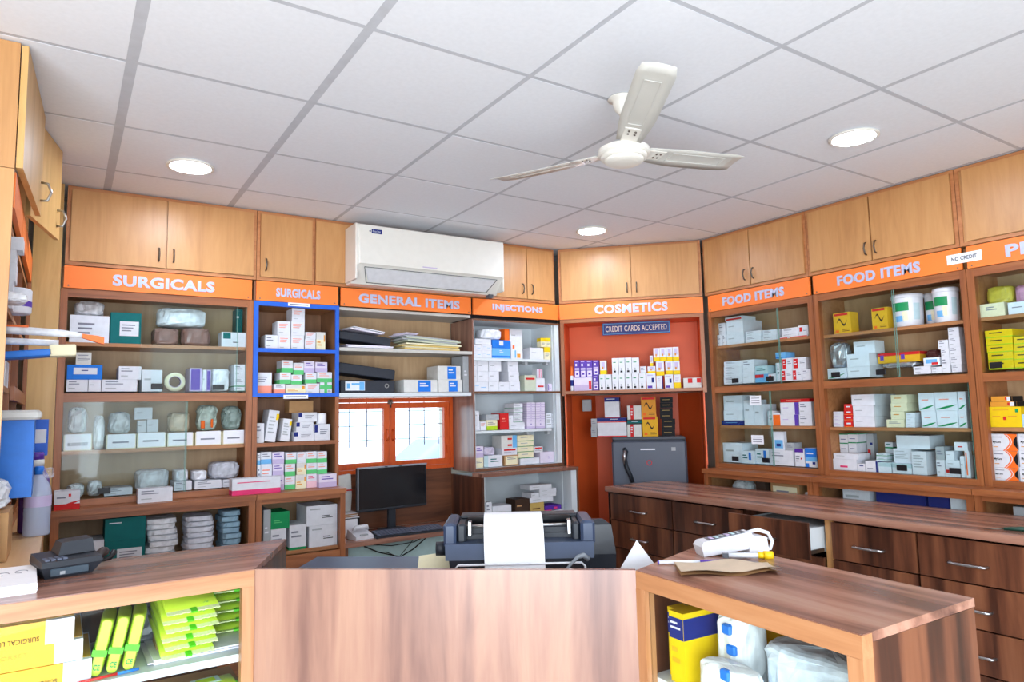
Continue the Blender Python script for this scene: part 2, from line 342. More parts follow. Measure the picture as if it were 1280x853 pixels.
# ------------------------------------------------------------------ built-in cabinets
GRIP = P('black', .4)
EDGEG = paint('green_glass_edge', (112, 158, 146), .3)
def board(parent, name, x0, x1, y0, y1, z0, z1, m): return MB().box(x0, y0, z0, x1, y1, z1).build(name, m, parent)
def sign_band(parent, x0, x1, txt, tx0, tx1, tz0=2.203, tz1=2.262, z0=2.178, z1=2.290, y=-.004):
    b = MB().box(x0, y, z0, x1, y+.014, z1).build('sign_band', SIGN, parent)
    for xx in (x0+.02, x1-.02): MB().lathe([(.004, 0), (.004, .002)], 8).xf(Matrix.Rotation(R(90), 4, 'X')).build('screw', DSTEEL, b, (xx, y, z0+.012))
    if txt: lettering(txt, LETTER, tx0, y, tz0, tx1-tx0, tz1-tz0, b, .004, .04)
    return b
def pane(parent, x0, x1, y, z0, z1, grip=None, extra=None):
    p = MB().box(x0, y, z0, x1, y+.004, z1).build('glass_pane', GLASS, parent)
    MB().box(x1, y, z0, x1+.0025, y+.004, z1).build('ground_edge', EDGEG, p)
    for g in (grip or []): MB().box(g, y-.006, z0+.02, g+.055, y-.0005, z0+.05, 0, .002).build('grip', GRIP, p)
    return p
def display_cabinet(wall, s0, s1, lp, rp, label, txt, t0, t1, sh_u, sh_l, frame=TEAK, frame_h=TEAK_H, back=BACKW, group=None):
    """two glazed openings one above the other, each with a shelf, an orange name band on top"""
    c = thing('display_cabinet', label, 'cabinet', wpos(wall, 0, 0, 0), wrot(wall))
    a, b = s0+lp, s1-rp
    board(c, 'post', s0+.001, a, 0, .035, 1.105, 2.176, frame); board(c, 'post', b, s1-.001, 0, .035, 1.105, 2.176, frame)
    for z0, z1 in ((2.135, 2.176), (1.612, 1.655), (1.106, 1.137)): board(c, 'rail', a, b, .002, .035, z0, z1, frame_h)
    board(c, 'side_panel', s0+.002, s0+.018, .036, .30, 1.106, 2.29, SHELFW); board(c, 'side_panel', s1-.018, s1-.002, .036, .30, 1.106, 2.29, SHELFW)
    board(c, 'back_panel', s0+.002, s1-.002, .302, .312, 1.106, 2.29, back)
    for z0, z1 in ((1.640, 1.654), (1.118, 1.132), (2.16, 2.174)): board(c, 'floor_panel', s0+.019, s1-.019, .036, .30, z0, z1, SHELFW)
    for zt in (sh_u, sh_l):
        if zt: board(c, 'shelf', s0+.019, s1-.019, .037, .30, zt-.018, zt, SHELFW)
    if txt is not None: sign_band(c, s0+.012, s1-.012, txt, t0, t1)
    return c
def base_cabinet(wall, s0, s1, label, off, posts=(.035, .035), shelf=.8, openz=.72, frame=TEAK, ledge=TEAK_H, glassx=None, z1=1.105, dark=SHELFW):
    c = thing('base_cabinet', label, 'cabinet', wpos(wall, 0, off, 0), wrot(wall)); d = .30+off
    board(c, 'ledge', s0+.001, s1-.001, -.02, off-.002, z1-.028, z1, ledge)
    board(c, 'post', s0+.001, s0+posts[0], 0, .035, 0, z1-.03, frame); board(c, 'post', s1-posts[1], s1-.001, 0, .035, 0, z1-.03, frame)
    board(c, 'rail', s0+posts[0], s1-posts[1], .002, .03, z1-.055, z1-.029, ledge)
    board(c, 'side_panel', s0+.002, s0+.018, .036, d, 0, z1-.03, dark); board(c, 'side_panel', s1-.018, s1-.002, .036, d, 0, z1-.03, dark)
    board(c, 'back_panel', s0+.002, s1-.002, d+.002, d+.012, 0, z1-.03, BACKW)
    board(c, 'shelf', s0+.019, s1-.019, .036, d, shelf-.018, shelf, dark)
    board(c, 'lower_panel', s0+posts[0], s1-posts[1], .004, .02, 0, shelf-.02, ledge)
    for g in (glassx or []): MB().box(g[0], .012+g[2], shelf, g[1], .016+g[2], z1-.056).build('glass_pane', GLASS, c)
    return c
def loft(wall, s0, s1, doors, label, m=BEECH, handles='mid', z0=2.295, z1=2.698):
    c = thing('loft_cupboard', label, 'cupboard', wpos(wall, 0, 0, 0), wrot(wall))
    k = MB(); k.box(s0+.001, .004, z0, s1-.001, .30, z1); k.build('carcass', BEECH, c)
    f = MB()
    for x in (s0+.001, s1-.018): f.box(x, -.003, z0, x+.017, .004, z1)
    f.box(s0+.018, -.003, z0, s1-.018, .004, z0+.016); f.box(s0+.018, -.003, z1-.016, s1-.018, .004, z1)
    f.build('face_frame', LOFTF, c)
    for (a, b, hx) in doors:
        d = MB().box(a, -.012, z0+.02, b, .002, z1-.018).build('door', m, c)
        if hx: MB().tube([(hx, -.012, 2.35), (hx, -.026, 2.355), (hx, -.036, 2.385), (hx, -.026, 2.415), (hx, -.012, 2.42)], .0045, 6).build('handle', DSTEEL, d)
    return c

# --- back wall, left to right
wide = display_cabinet('back', .42, 1.335, .032, .034, 'wide wooden display cabinet with sliding glass under the larger SURGICALS band', 'SURGICALS', .641, 1.127, 1.912, 1.372)
pane(wide, .775, 1.25, .008, 1.655, 2.135, (.831,)); pane(wide, .83, 1.30, .018, 1.655, 2.135); MB().box(1.13, .012, 1.672, 1.19, .0175, 1.70).build('grip', GRIP, wide)
pane(wide, .454, 1.005, .008, 1.137, 1.612, (.61,)); pane(wide, .53, 1.0, .018, 1.137, 1.612)
narrow = thing('open_shelf_unit', 'narrow open shelf unit with blue taped edges under the smaller SURGICALS band', 'shelf unit', wpos('back', 0, 0, 0), 0)
for x in (1.336, 1.812): board(narrow, 'side_panel', x, x+.018, .012, .30, 1.106, 2.29, INNERW)
board(narrow, 'back_panel', 1.336, 1.830, .302, .312, 1.106, 2.29, INNERW)
for x0, x1 in ((1.336, 1.362), (1.808, 1.830)):
    board(narrow, 'blue_edge', x0, x1, -.002, .011, 1.63, 2.176, BLUE); board(narrow, 'post', x0, x1, -.001, .011, 1.106, 1.629, TEAK)
for z0, z1, m, n in ((2.15, 2.176, BLUE, 'blue_edge'), (1.885, 1.907, BLUE, 'blue_edge'), (1.63, 1.650, BLUE, 'blue_edge')):
    board(narrow, n, 1.362, 1.808, -.002, .011, z0, z1, m)
for z in (2.172, 1.902, 1.647, 1.372): board(narrow, 'shelf', 1.355, 1.811, .012, .30, z-.016, z, SHELFW)
board(narrow, 'shelf_edge', 1.362, 1.808, 0, .0115, 1.352, 1.373, TEAK_H)
sign_band(narrow, 1.347, 1.822, 'SURGICALS', 1.456, 1.713, 2.205, 2.258)
for (x0, z0, x1, z1) in ((1.525, 2.157, 1.652, 2.177), (1.505, 1.619, 1.645, 1.641)):
    t = MB().box(x0, -.004, z0, x1, -.0022, z1).build('shelf_tag', PAPER, narrow)
    MB().quad(x0+.01, z0+.007, x1-.01, z1-.007, -.0044).build('printed_line', P('ink'), t)
general = thing('open_shelf_unit', 'open shelf unit with grey shelves under the GENERAL ITEMS band', 'shelf unit', wpos('back', 0, 0, 0), 0)
board(general, 'back_panel', 1.832, 2.748, .302, .312, 1.63, 2.29, BACKW)
GREYSH = paint('grey_shelf', (196, 192, 186), .5, 0, .04, 8)
board(general, 'soffit', 1.832, 2.748, .012, .30, 2.155, 2.172, GREYSH)
board(general, 'shelf', 1.832, 2.748, -.004, .30, 1.905, 1.925, GREYSH); board(general, 'shelf', 1.832, 2.735, -.006, .30, 1.628, 1.650, WHITEL)
sign_band(general, 1.84, 2.745, 'GENERAL ITEMS', 1.951, 2.655)
inj = thing('open_shelf_unit', 'white lined open shelf unit with brown edges under the INJECTIONS band', 'shelf unit', wpos('back', 0, 0, 0), 0)
board(inj, 'outer_side', 2.7505, 2.764, .0, .30, 1.122, 2.15, WALNUT_LIT); board(inj, 'outer_side', 3.486, 3.499, .0, .06, 1.122, 2.15, WALNUT)  # left side takes the paler copy, window reflection put into its colour
board(inj, 'lining', 2.765, 2.771, .006, .29, 1.122, 2.14, WHITEL); board(inj, 'lining', 3.44, 3.446, .03, .29, 1.122, 2.14, WHITEL); board(inj, 'lining', 3.447, 3.485, .006, .03, 1.122, 2.14, WHITEL)
board(inj, 'back_panel', 2.765, 3.44, .291, .30, 1.122, 2.15, WHITEL)
EB = paint('brown_edge', (112, 74, 52), .5, 0, .1, 30)
for z0, z1 in ((2.14, 2.152), (1.642, 1.656), (1.122, 1.142)): board(inj, 'edge_strip', 2.764, 3.486, -.001, .005, z0, z1, EB)
for z0, z1 in ((2.14, 2.151), (1.642, 1.6555), (1.122, 1.1415)): board(inj, 'shelf', 2.772, 3.439, .006, .29, z0, z1, WHITEL)
for z in (1.886, 1.391):
    board(inj, 'shelf', 2.772, 3.41, .02, .29, z-.018, z, WHITEL)
    for x in (3.2, 3.38): MB().box(x, .03, z-.04, x+.02, .07, z-.019).build('bracket', P('grey'), inj)
board(inj, 'gap_shade', 2.752, 3.49, .02, .30, 2.156, 2.29, P('black'))  # solid black board: the shade of the gap put into its colour
sign_band(inj, 2.762, 3.495, 'INJECTIONS', 2.914, 3.34, 2.207, 2.262)
base_cabinet('back', .42, 1.335, 'wooden base cabinet with open front below the wide SURGICALS cabinet', .12, shelf=.79)
base_cabinet('back', 1.336, 1.83, 'wooden base cabinet with open front holding two printed cartons, below narrow SURGICALS', .12, shelf=.78, posts=(.03, .03))
bi = thing('base_cabinet', 'walnut base cabinet with white lining and open front below INJECTIONS shelves', 'cabinet', wpos('back', 0, .12, 0), 0)
board(bi, 'side_panel', 2.735, 2.755, 0, .42, 0, 1.095, WALNUT); board(bi, 'side_panel', 3.515, 3.53, 0, .16, 0, 1.095, WALNUT)
board(bi, 'top_board', 2.735, 3.53, -.004, .119, 1.096, 1.118, WALNUT_X)
board(bi, 'lining', 2.756, 2.762, .004, .40, .80, 1.095, WHITEL); board(bi, 'lining', 3.46, 3.466, .10, .40, .80, 1.095, WHITEL); board(bi, 'lining', 3.467, 3.514, .004, .099, .80, 1.095, WHITEL); board(bi, 'back_panel', 2.763, 3.459, .39, .40, 0, 1.095, WHITEL)
board(bi, 'shelf', 2.763, 3.459, .004, .389, .782, .80, WHITEL); board(bi, 'lower_panel', 2.756, 3.514, .006, .02, 0, .78, WALNUT)
loft('back', .432, 1.345, ((.452, .878, .848), (.886, 1.328, .918)), 'double door loft cupboard above the wide SURGICALS band')
loft('back', 1.346, 1.68, ((1.366, 1.662, 1.395),), 'single door loft cupboard between wide SURGICALS loft and air conditioner panel')
loft('back', 1.681, 2.80, ((1.684, 2.797, None),), 'plain beech wall panel box behind the air conditioner')
loft('back', 2.801, 3.455, ((2.82, 3.20, 3.165), (3.208, 3.437, 3.245)), 'double door loft cupboard beside the air conditioner, above INJECTIONS')
# --- angled corner niche
cos = thing('corner_niche', 'angled orange lined corner niche under the COSMETICS band', 'niche', wpos('cos', 0, 0, 0), wrot('cos'))
W_ = 1.0748
for x0, x1 in ((.03, .056), (W_-.056, W_-.03)): board(cos, 'post', x0, x1, 0, .02, 1.62, 2.176, TEAK)
board(cos, 'rail', .056, W_-.056, 0, .02, 2.150, 2.176, TEAK_H)
board(cos, 'shelf', .057, W_-.057, .0, .30, 1.633, 1.654, TEAK_H)
for x0, x1 in ((.045, .056), (W_-.056, W_-.045)): board(cos, 'side_panel', x0, x1, .03, .36, 1.12, 2.29, NICHE)
board(cos, 'back_panel', .057, W_-.057, .305, .315, 1.633, 2.29, NICHE); board(cos, 'soffit', .057, W_-.057, .02, .30, 2.152, 2.17, NICHE)
board(cos, 'lower_back_panel', .20, W_-.20, .65, .66, 0, 1.63, NICHE)
for sx in (0, 1):
    q = MB(); a, b = (.045, .20) if not sx else (W_-.045, W_-.20)
    q.loft([[(a, .362, z), (b, .66, z), (b+(.012 if not sx else -.012), .65, z), (a+(.012 if not sx else -.012), .362, z)] for z in (0, 1.63)]); q.box(min(a, a+(.011 if not sx else -.011)), .10, 0, max(a, a+(.011 if not sx else -.011)), .36, 1.118); q.build('lower_side_panel', NICHE, cos)
sign_band(cos, .028, W_-.028, 'COSMETICS', .286, .804, 2.205, 2.270)
loft('cos', .028, W_-.028, ((.05, .552, .525), (.560, W_-.05, .592)), 'double door loft cupboard above the COSMETICS band')
# --- right wall
r1 = display_cabinet('right', -1.94, -1.131, .028, .036, 'glass fronted food cabinet beside the orange corner niche', 'FOOD ITEMS', -1.80, -1.318, 1.938, 1.390)
pane(r1, -1.912, -1.385, .008, 1.655, 2.135, (-1.766, -1.495)); pane(r1, -1.81, -1.40, .018, 1.655, 2.135)
p1 = pane(r1, -1.912, -1.475, .008, 1.137, 1.612, (-1.80, -1.56)); pane(r1, -1.90, -1.49, .018, 1.137, 1.612)
for x0, z0, x1, z1 in ((-1.632, 1.523, -1.545, 1.585), (-1.637, 1.272, -1.543, 1.330)):
    n = MB().box(x0, -.0012, z0, x1, -.0002, z1).build('paper_notice', PAPER, p1, (0, .008, 0))
    mk = MB()
    for k in range(3): mk.quad(x0+.012, z0+.014+k*.015, x1-.012, z0+.018+k*.015, -.0016)
    mk.build('printed_line', P('ink'), n, (0, 0, 0))
r2_ = display_cabinet('right', -1.13, -.286, .032, .030, 'glass fronted food cabinet holding white tubs, left of NO CREDIT sticker', 'FOOD ITEMS', -.963, -.497, 1.93, 1.385)
pane(r2_, -1.098, -.655, .008, 1.655, 2.135, (-1.047, -.781)); pane(r2_, -1.08, -.67, .018, 1.655, 2.135)
pane(r2_, -.80, -.316, .008, 1.137, 1.612, (-.707, -.443)); pane(r2_, -.815, -.33, .018, 1.137, 1.612)
r3_ = display_cabinet('right', -.285, .60, .034, .03, 'glass fronted cabinet under the PHARMA band at the right edge', 'PHARMA', -.103, .36, 1.93, 1.39)
pane(r3_, -.25, .25, .008, 1.655, 2.135, (-.220,)); pane(r3_, -.24, .24, .018, 1.655, 2.135)
nc = thing('wall_sticker', 'white NO CREDIT sticker across the post between two food bands', 'sticker', wpos('right', -.365, .005, 2.212), wrot('right'))
MB().box(0, 0, 0, .160, .002, .050).build('card', PAPER, nc); lettering('NO CREDIT', P('dgrey'), .022, 0, .015, .116, .020, nc, .001, .03)
base_cabinet('right', -1.94, -1.131, 'glazed base cabinet behind the drawer counter, nearest the fridge', .12, shelf=.80, glassx=((-1.9, -1.56, 0), (-1.60, -1.45, .01)), ledge=TEAK_H)
base_cabinet('right', -1.13, -.286, 'glazed base cabinet behind the drawer counter, below the white tubs cabinet', .12, shelf=.80, glassx=((-1.09, -.33, 0),))
base_cabinet('right', -.285, .60, 'open base cabinet behind the drawer counter, at right edge', .12, shelf=.80)
loft('right', -1.955, -1.145, ((-1.935, -1.562, -1.600), (-1.554, -1.165, -1.533)), 'double door loft cupboard nearest the corner on the right wall')
loft('right', -1.144, -.30, ((-1.124, -.748, -.775), (-.740, -.32, -.718)), 'double door loft cupboard above the white tubs cabinet')
loft('right', -.299, .60, ((-.262, .15, .12), (.158, .58, .19)), 'double door loft cupboard at the far right edge')
# --- left wall, seen edge on
LW = thing('open_shelf_unit', 'open shelf unit on the left wall seen edge on, with tall side panel', 'shelf unit', wpos('left', 0, 0, 0), wrot('left'))
board(LW, 'side_panel', 1.217, 1.235, .0, .35, 1.105, 2.294, BEECH)
for s in (1.72, 2.2): board(LW, 'divider', s, s+.02, .012, .34, 1.105, 2.17, TEAK)
board(LW, 'back_panel', 1.237, 2.70, .341, .352, 1.105, 2.294, BACKW)
for z in (2.165, 1.90, 1.64, 1.385): 
    for a, b in ((1.237, 1.718), (1.742, 2.198), (2.222, 2.68)):
        if z == 1.385 and a < 1.3: a, zz = 1.55, 1.268
        else: zz = z
        board(LW, 'shelf', a, b, .012, .34, zz-.018, zz, SHELFW)
for a, b in ((1.24, 1.72), (1.73, 2.2), (2.21, 2.62)): MB().box(a, -.004, 2.178, b, .010, 2.290).build('sign_band', SIGN, LW)
for z in (1.60, 1.11): board(LW, 'rail', 1.74, 2.62, -.002, .011, z, z+.05, TEAK)
board(LW, 'post', 2.62, 2.66, -.004, .011, 1.105, 2.29, TEAK)
fp = MB().box(.301, 2.684, 0, .419, 2.70, 2.698).build('filler_panel', BEECH_Y); tag(fp, 'narrow pale beech filler panel in the left corner', 'panel')
LL = thing('loft_cupboard', 'loft cupboard on the left wall with two doors standing ajar', 'cupboard', wpos('left', 0, 0, 0), wrot('left'))
board(LL, 'side_panel', 1.217, 1.235, .0, .35, 2.296, 2.698, BEECH)
k = MB(); k.box(1.236, .02, 2.296, 2.68, .35, 2.31); k.box(1.236, .33, 2.31, 2.68, .35, 2.698); k.box(2.66, .02, 2.31, 2.68, .33, 2.698); k.build('carcass', BEECH, LL)
for hx, hy, ln, ang, z in ((1.222, -.003, .585, -3.2, 2.300), (1.81, -.004, .395, -13., 2.300)):
    d = MB().box(0, -.018, 0, ln, 0, .395).build('door', BEECH_Y, LL, (hx, hy, z), R(ang))
    MB().tube([(ln-.045, -.018, .05), (ln-.045, -.04, .052), (ln-.045, -.052, .085), (ln-.045, -.04, .118), (ln-.045, -.018, .12)], .005, 8).build('handle', STEEL, d)
LB = thing('base_cabinet', 'beech topped base cabinet under the left wall shelves', 'cabinet', wpos('left', 0, .105, 0), wrot('left'))
MB().box(1.20, 0, 1.078, 2.56, .45, 1.103).build('top_board', wood('beech_top', [(.3, (206, 160, 110)), (.5, (222, 178, 128)), (.7, (230, 190, 144))], 0, .3, 9, 1.2), LB); board(LB, 'front_panel', 1.20, 2.56, .006, .022, 0, 1.077, BEECH); board(LB, 'side_panel', 1.20, 1.218, .023, .44, 0, 1.077, BEECH)

# ------------------------------------------------------------------ ceiling things
for i, (x, y) in enumerate(((.913, 2.12), (3.352, .316), (3.347, 2.125))):
    lp = thing('downlight', ('round white downlight in ceiling above the wide SURGICALS cabinet', 'round white downlight in ceiling right of the fan', 'round white downlight in ceiling before the COSMETICS corner')[i], 'light', (x, y, H), 0, 'round ceiling downlights')
    MB().lathe([(.092, .004), (.104, -.001), (.104, -.007), (.094, -.011), (.086, -.006)], 40, 0, (0,0,0), True, False).build('ring', PLAST, lp)
    MB().lathe([(.087, -.004), (.087, -.007)], 40).build('diffuser', glow('led_glow', (226, 238, 255), 85), lp)
fan = thing('ceiling_fan', 'ivory three blade ceiling fan hanging from a short rod', 'fan', (2.195, .553, H))
MB().lathe([(.05, 0), (.053, -.006), (.036, -.012), (.034, -.03), (.026, -.05), (.014, -.062), (.012, -.066)], 32).build('canopy', PLAST, fan)
MB().lathe([(.0105, -.05), (.0105, -.20)], 12).build('rod', PLAST, fan)
MB().lathe([(.02, -.165), (.03, -.172), (.05, -.182), (.095, -.188), (.110, -.196), (.118, -.200), (.120, -.222), (.112, -.228), (.106, -.228), (.106, -.240), (.098, -.246), (.090, -.246), (.088, -.256), (.078, -.262), (.06, -.267), (.03, -.271), (.004, -.272)], 48, 0, (0,0,0), False).xf(Matrix.Translation((0, 0, -.225)) @ Matrix.Scale(.82, 4) @ Matrix.Translation((0, 0, .225))).build('motor_housing', PLAST, fan)
FANB = paint('ivory_blade', (208, 206, 200), .35, 0, .03, 12, .5)
for tip in ((1.961, 1.10, 2.50), (2.78, .503, 2.535), (1.872, .029, 2.53)):
    hub = Vector((2.195, .553, 2.487)); t = Vector(tip); d = t-hub; L = d.length; L = .585
    ang = math.atan2(d.y, d.x); dz = math.atan2(d.z, Vector((d.x, d.y)).length)
    bl = MB(); N = 10; rings = []
    for q in range(N+1):
        u = q/N; x = .095+(L-.095)*u; hw = .046+.016*min(1, u*3); 
        if u > .93: hw -= .010*((u-.93)/.07)
        cz = -.004*math.sin(math.pi*u)
        rings.append([(x, -hw, cz-.002), (x, -hw*.5, cz+.0045-.002), (x, 0, cz+.006-.002), (x, hw*.5, cz+.0045-.002), (x, hw, cz-.002), (x, hw, cz), (x, hw*.5, cz+.0045), (x, 0, cz+.006), (x, -hw*.5, cz+.0045), (x, -hw, cz)])
    bl.loft(rings, 0, True, True)
    Mx = Matrix.Translation((0, 0, -.213)) @ Matrix.Rotation(ang, 4, 'Z') @ Matrix.Rotation(-dz, 4, 'Y') @ Matrix.Rotation(R(-11), 4, 'X')
    bl.xf(Mx); b_ = bl.build('blade', FANB, fan)
    rb = MB(); z = -.0035
    for (x0, y0, x1, y1) in ((.22, -.028, .5, -.026), (.22, .026, .5, .028), (.22, -.028, .222, .028), (.498, -.028, .5, .028)): rb.box(x0, y0, z, x1, y1, z+.002)
    rb.xf(Mx); rb.build('pressed_rib', P('offwhite'), b_)
    ir = MB(); ir.box(.07, -.03, -.002, .19, .03, .003, 0, .002)
    for sx in (.15, .17):
        for sy in (-.012, .012): ir.lathe([(.004, -.005), (.004, -.002)], 8, 1, (sx, sy, 0))
    ir.xf(Mx); ir.build('blade_iron', [PLAST, DSTEEL], b_)

# air conditioner
ac = thing('air_conditioner', 'white split air conditioner mounted high on the back wall', 'air conditioner', (1.866, 2.687, 2.30))
prof = [(-.002, .0), (-.002, .352), (-.165, .352), (-.186, .344), (-.194, .325), (-.190, .10), (-.178, .088), (-.09, .0)]
MB().loft([[(0.008+(-.004 if a else 0), y*.985, .003+z*.985) for y, z in prof] if a in (0, 3) else [((.0 if a == 1 else 1.02), y, z) for y, z in prof] for a in (1, 2)]).build('body', PLAST, ac)
fpn = MB(); fpn.box(.012, -.200, .102, 1.012, -.186, .342, 0, .006); fpn.build('front_panel', PLAST, ac)
for x in (-.006, 1.012): MB().box(x, -.188, .012, x+.012, -.004, .350, 0, .004).build('end_cap', PLAST, ac)
lv = MB(); lv.loft([[(.06, -.176, .086), (.96, -.176, .086), (.92, -.108, .018), (.10, -.108, .018)], [(.06, -.182, .082), (.96, -.182, .082), (.92, -.114, .014), (.10, -.114, .014)]]); lv.build('louvre', paint('louvre_white', (222, 222, 226), .4), ac)
sm_ = MB(); sm_.tube([(.05, -.184, .088), (.97, -.184, .088)], .002, 6); sm_.tube([(.05, -.184, .088), (.09, -.104, .010)], .002, 6); sm_.tube([(.09, -.104, .010), (.93, -.104, .010)], .002, 6); sm_.tube([(.97, -.184, .088), (.93, -.104, .010)], .002, 6); sm_.build('louvre_seam', P('dgrey'), ac)
lg = MB().box(.088, -.2025, .292, .152, -.2002, .318).build('logo_badge', P('navy'), ac); lettering('Blue Star', P('white'), .094, -.2026, .299, .05, .012, lg, .0006, .0)
MB().lathe([(.006, -.0005), (.006, .0005)], 5).xf(Matrix.Rotation(R(90), 4, 'X')).build('logo_star', P('navy'), ac, (.078, -.201, .304))
MB().box(.42, -.2012, .116, .52, -.2002, .122).build('indicator_strip', P('lilac'), ac)
MB().box(.955, -.10, -.02, .99, -.06, .004).build('pipe_elbow', P('dgrey'), ac)

# ------------------------------------------------------------------ fridge and niche sign
fr = thing('fridge', 'grey single door fridge standing in the orange corner niche', 'fridge', wpos('cos', .628, -.18, 0), wrot('cos'))
MB().box(-.265, .045, .06, .265, .36, 1.308, 0, .02).build('body', FRIDGE, fr); 
fd = MB().box(-.268, 0, .08, .268, .042, 1.285, 0, .02).build('door', FRIDGE, fr)
MB().box(-.262, .004, 1.287, .262, .05, 1.312, 0, .008).build('top_trim', P('dgrey'), fr)
hd = MB(); hd.tube([(-.175, -.004, 1.225), (-.165, -.022, 1.21), (-.175, -.03, 1.16), (-.165, -.03, 1.10), (-.14, -.024, 1.04), (-.125, -.004, .99)], [.015, .019, .016, .015, .015, .015], 8); hd.build('handle', DPLAST, fd)
MB().tube([(-.166, -.034, 1.215), (-.175, -.047, 1.18), (-.176, -.048, 1.12)], [.010, .014, .008], 8).build('handle_inlay', STEEL, fd)
MB().box(-.06, -.0025, 1.216, .045, -.0005, 1.226).build('name_plate', P('white'), fd); MB().box(.16, -.0025, 1.21, .19, -.0005, 1.235).build('badge', P('grey'), fd)
em = MB(); em.lathe([(.015, 0), (.02, 0)], 12, 0, (0,0,0), False, False); em.xf(Matrix.Rotation(R(90), 4, 'X')); em.build('flower_sticker', P('red'), fd, (.0, -.001, 1.125))
for x in (-.22, .22): MB().box(x-.02, .06, 0, x+.02, .34, .06).build('foot', P('black'), fr)
cs = thing('hanging_sign', 'navy CREDIT CARDS ACCEPTED sign hanging in the orange niche', 'sign', wpos('cos', .329, -.10, 2.058), wrot('cos'))
MB().box(0, 0, 0, .488, .006, .090).build('board', P('navy', .4), cs); lettering('CREDIT CARDS ACCEPTED', paint('sign_cream', (226, 206, 196), .5), .024, 0, .024, .44, .042, cs, .0012, .012)
bd = MB()
for a in ((.006, .006, .482, .009), (.006, .081, .482, .084), (.006, .009, .009, .081), (.479, .009, .482, .081)): bd.box(a[0], -.001, a[1], a[2], 0, a[3])
bd.build('border_line', P('skyb'), cs)
for x in (.06, .43): MB().box(x, .002, .09, x+.003, .004, .094).build('hanger', DSTEEL, cs)
tag(MB().box(-.035, 0, -.05, .035, .03, .04, 0, .004).build('switch_box', P('grey'), None, wpos('cos', .17, -.36, 1.555), wrot('cos')), 'small grey switch box on orange wall beneath cosmetics shelf', 'switch')

# ------------------------------------------------------------------ right drawer counter
dc = thing('drawer_counter', 'long walnut drawer counter along the right wall', 'counter', (3.56, 0, 0))
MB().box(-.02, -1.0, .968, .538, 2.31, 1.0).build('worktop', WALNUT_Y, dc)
board(dc, 'end_panel', 0, .53, 2.28, 2.30, 0, .966, WALNUT); board(dc, 'end_panel', 0, .53, -.98, -.96, 0, .966, WALNUT); board(dc, 'carcass', .03, .53, -.958, 2.278, 0, .10, P('dbrown')); board(dc, 'back_panel', .515, .53, -.958, 2.278, .101, .966, P('dbrown'))
for y in (1.72, 1.205, .69, .29, -.29): board(dc, 'divider', .03, .51, y-.009, y+.009, .101, .966, WALNUT)
board(dc, 'divider', .02, .035, .69, .73, .101, .966, BEECH)
for (ya, yb, hy) in ((1.725, 2.295, 2.008), (1.21, 1.715, 1.46), (.735, 1.20, .985), (.295, .685, .503), (-.285, .285, .09), (-.86, -.295, -.6)):
    for zi, (z0, z1) in enumerate(((.786, .956), (.611, .780), (.436, .605), (.12, .430))):
        x = -.115 if (ya == .735 and zi == 0) else 0.
        d = MB().box(0, ya, z0, .019, yb, z1).build('drawer', WALNUT, dc, (x, 0, 0))
        zz = (z0+z1)/2 - .012
        hm = MB(); hm.tube([(0, hy+.07, zz), (-.022, hy+.066, zz), (-.024, hy+.05, zz), (-.024, hy-.05, zz), (-.022, hy-.066, zz), (0, hy-.07, zz)], .0055, 8); hm.build('handle', STEEL, d)
        if x:
            MB().box(.02, ya+.01, z0+.02, .45, ya+.022, z1-.03).box(.02, yb-.022, z0+.02, .45, yb-.01, z1-.03).box(.02, ya+.023, z0+.02, .45, yb-.023, z0+.03).build('drawer_box', WHITEL, d)
            MB().box(.02, ya+.002, z0+.022, .13, ya+.009, z0+.04).build('runner', DSTEEL, d)
tag(MB().box(0, 0, 0, .30, .40, .10).build('file_stack_box', WHITEL, None, (3.50, .78, .822)), 'pale box lying in the pulled out drawer', 'box')
pen = thing('tool', 'small dark green handled tool lying on the drawer counter at right edge', 'tool', (3.63, -.02, 1.0), R(-60))
MB().tube([(0, 0, .008), (.06, 0, .010), (.13, 0, .010), (.16, 0, .008)], [.006, .010, .011, .008], 8).build('grip', paint('dark_green_plastic', (24, 62, 50), .4), pen); MB().tube([(-.07, .01, .004), (0, 0, .008)], [.002, .004], 6).build('blade', DSTEEL, pen)

# ------------------------------------------------------------------ front counter, three stretches
def showcase(wall, L, D, label, s0, top_poly, end_poly, shelf):
    c = thing('glass_showcase_counter', label, 'counter', wpos(wall, 0, 0, 0), wrot(wall))
    fw = .032
    for n, a in (('frame_rail', (s0, L, 1.055, 1.098)), ('frame_rail', (s0, L, .04, .10))): board(c, n, a[0], a[1], -.002, .03, a[2], a[3], EDGE)
    for x in ((s0, s0+fw), (L-fw, L)): board(c, 'frame_post', x[0], x[1], -.003, .03, .10, 1.055, EDGE_V)
    MB().box(s0+fw, .012, .10, L-fw, .016, 1.055).build('glass_front', GLASSF, c)
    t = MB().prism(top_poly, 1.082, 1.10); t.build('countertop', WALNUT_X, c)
    board(c, 'back_panel', s0+.01, L-.02, D-.03, D-.018, .04, 1.08, WALNUT); board(c, 'shelf', s0+.01, L-.02, .03, D-.032, shelf-.02, shelf, WHITEL); board(c, 'floor_panel', s0+.01, L-.02, .03, D-.032, .02, .04, WALNUT)
    e = MB().prism(end_poly, .0, 1.0815); e.build('end_panel', WALNUT, c)
    return c
sl = showcase('lcase', .914, .43, 'glass fronted walnut showcase counter at left holding yellow boxes and green packets', -.05, [(-.05, .0), (.914, .001), (1.114, .423), (-.05, .443)], [(.916, .004), (1.113, .42), (1.097, .42), (.916, .038)], .872)
sr = showcase('rcase', .631, .415, 'glass fronted walnut showcase counter at right with plastic bags inside', 0.0, [(0, 0), (.631, 0), (.618, .415), (-.16, .424)], [(.612, .032), (.631, .004), (.619, .41), (.600, .41)], .835)
board(sl, 'shelf', -.04, .90, .03, .398, .62, .64, WHITEL)
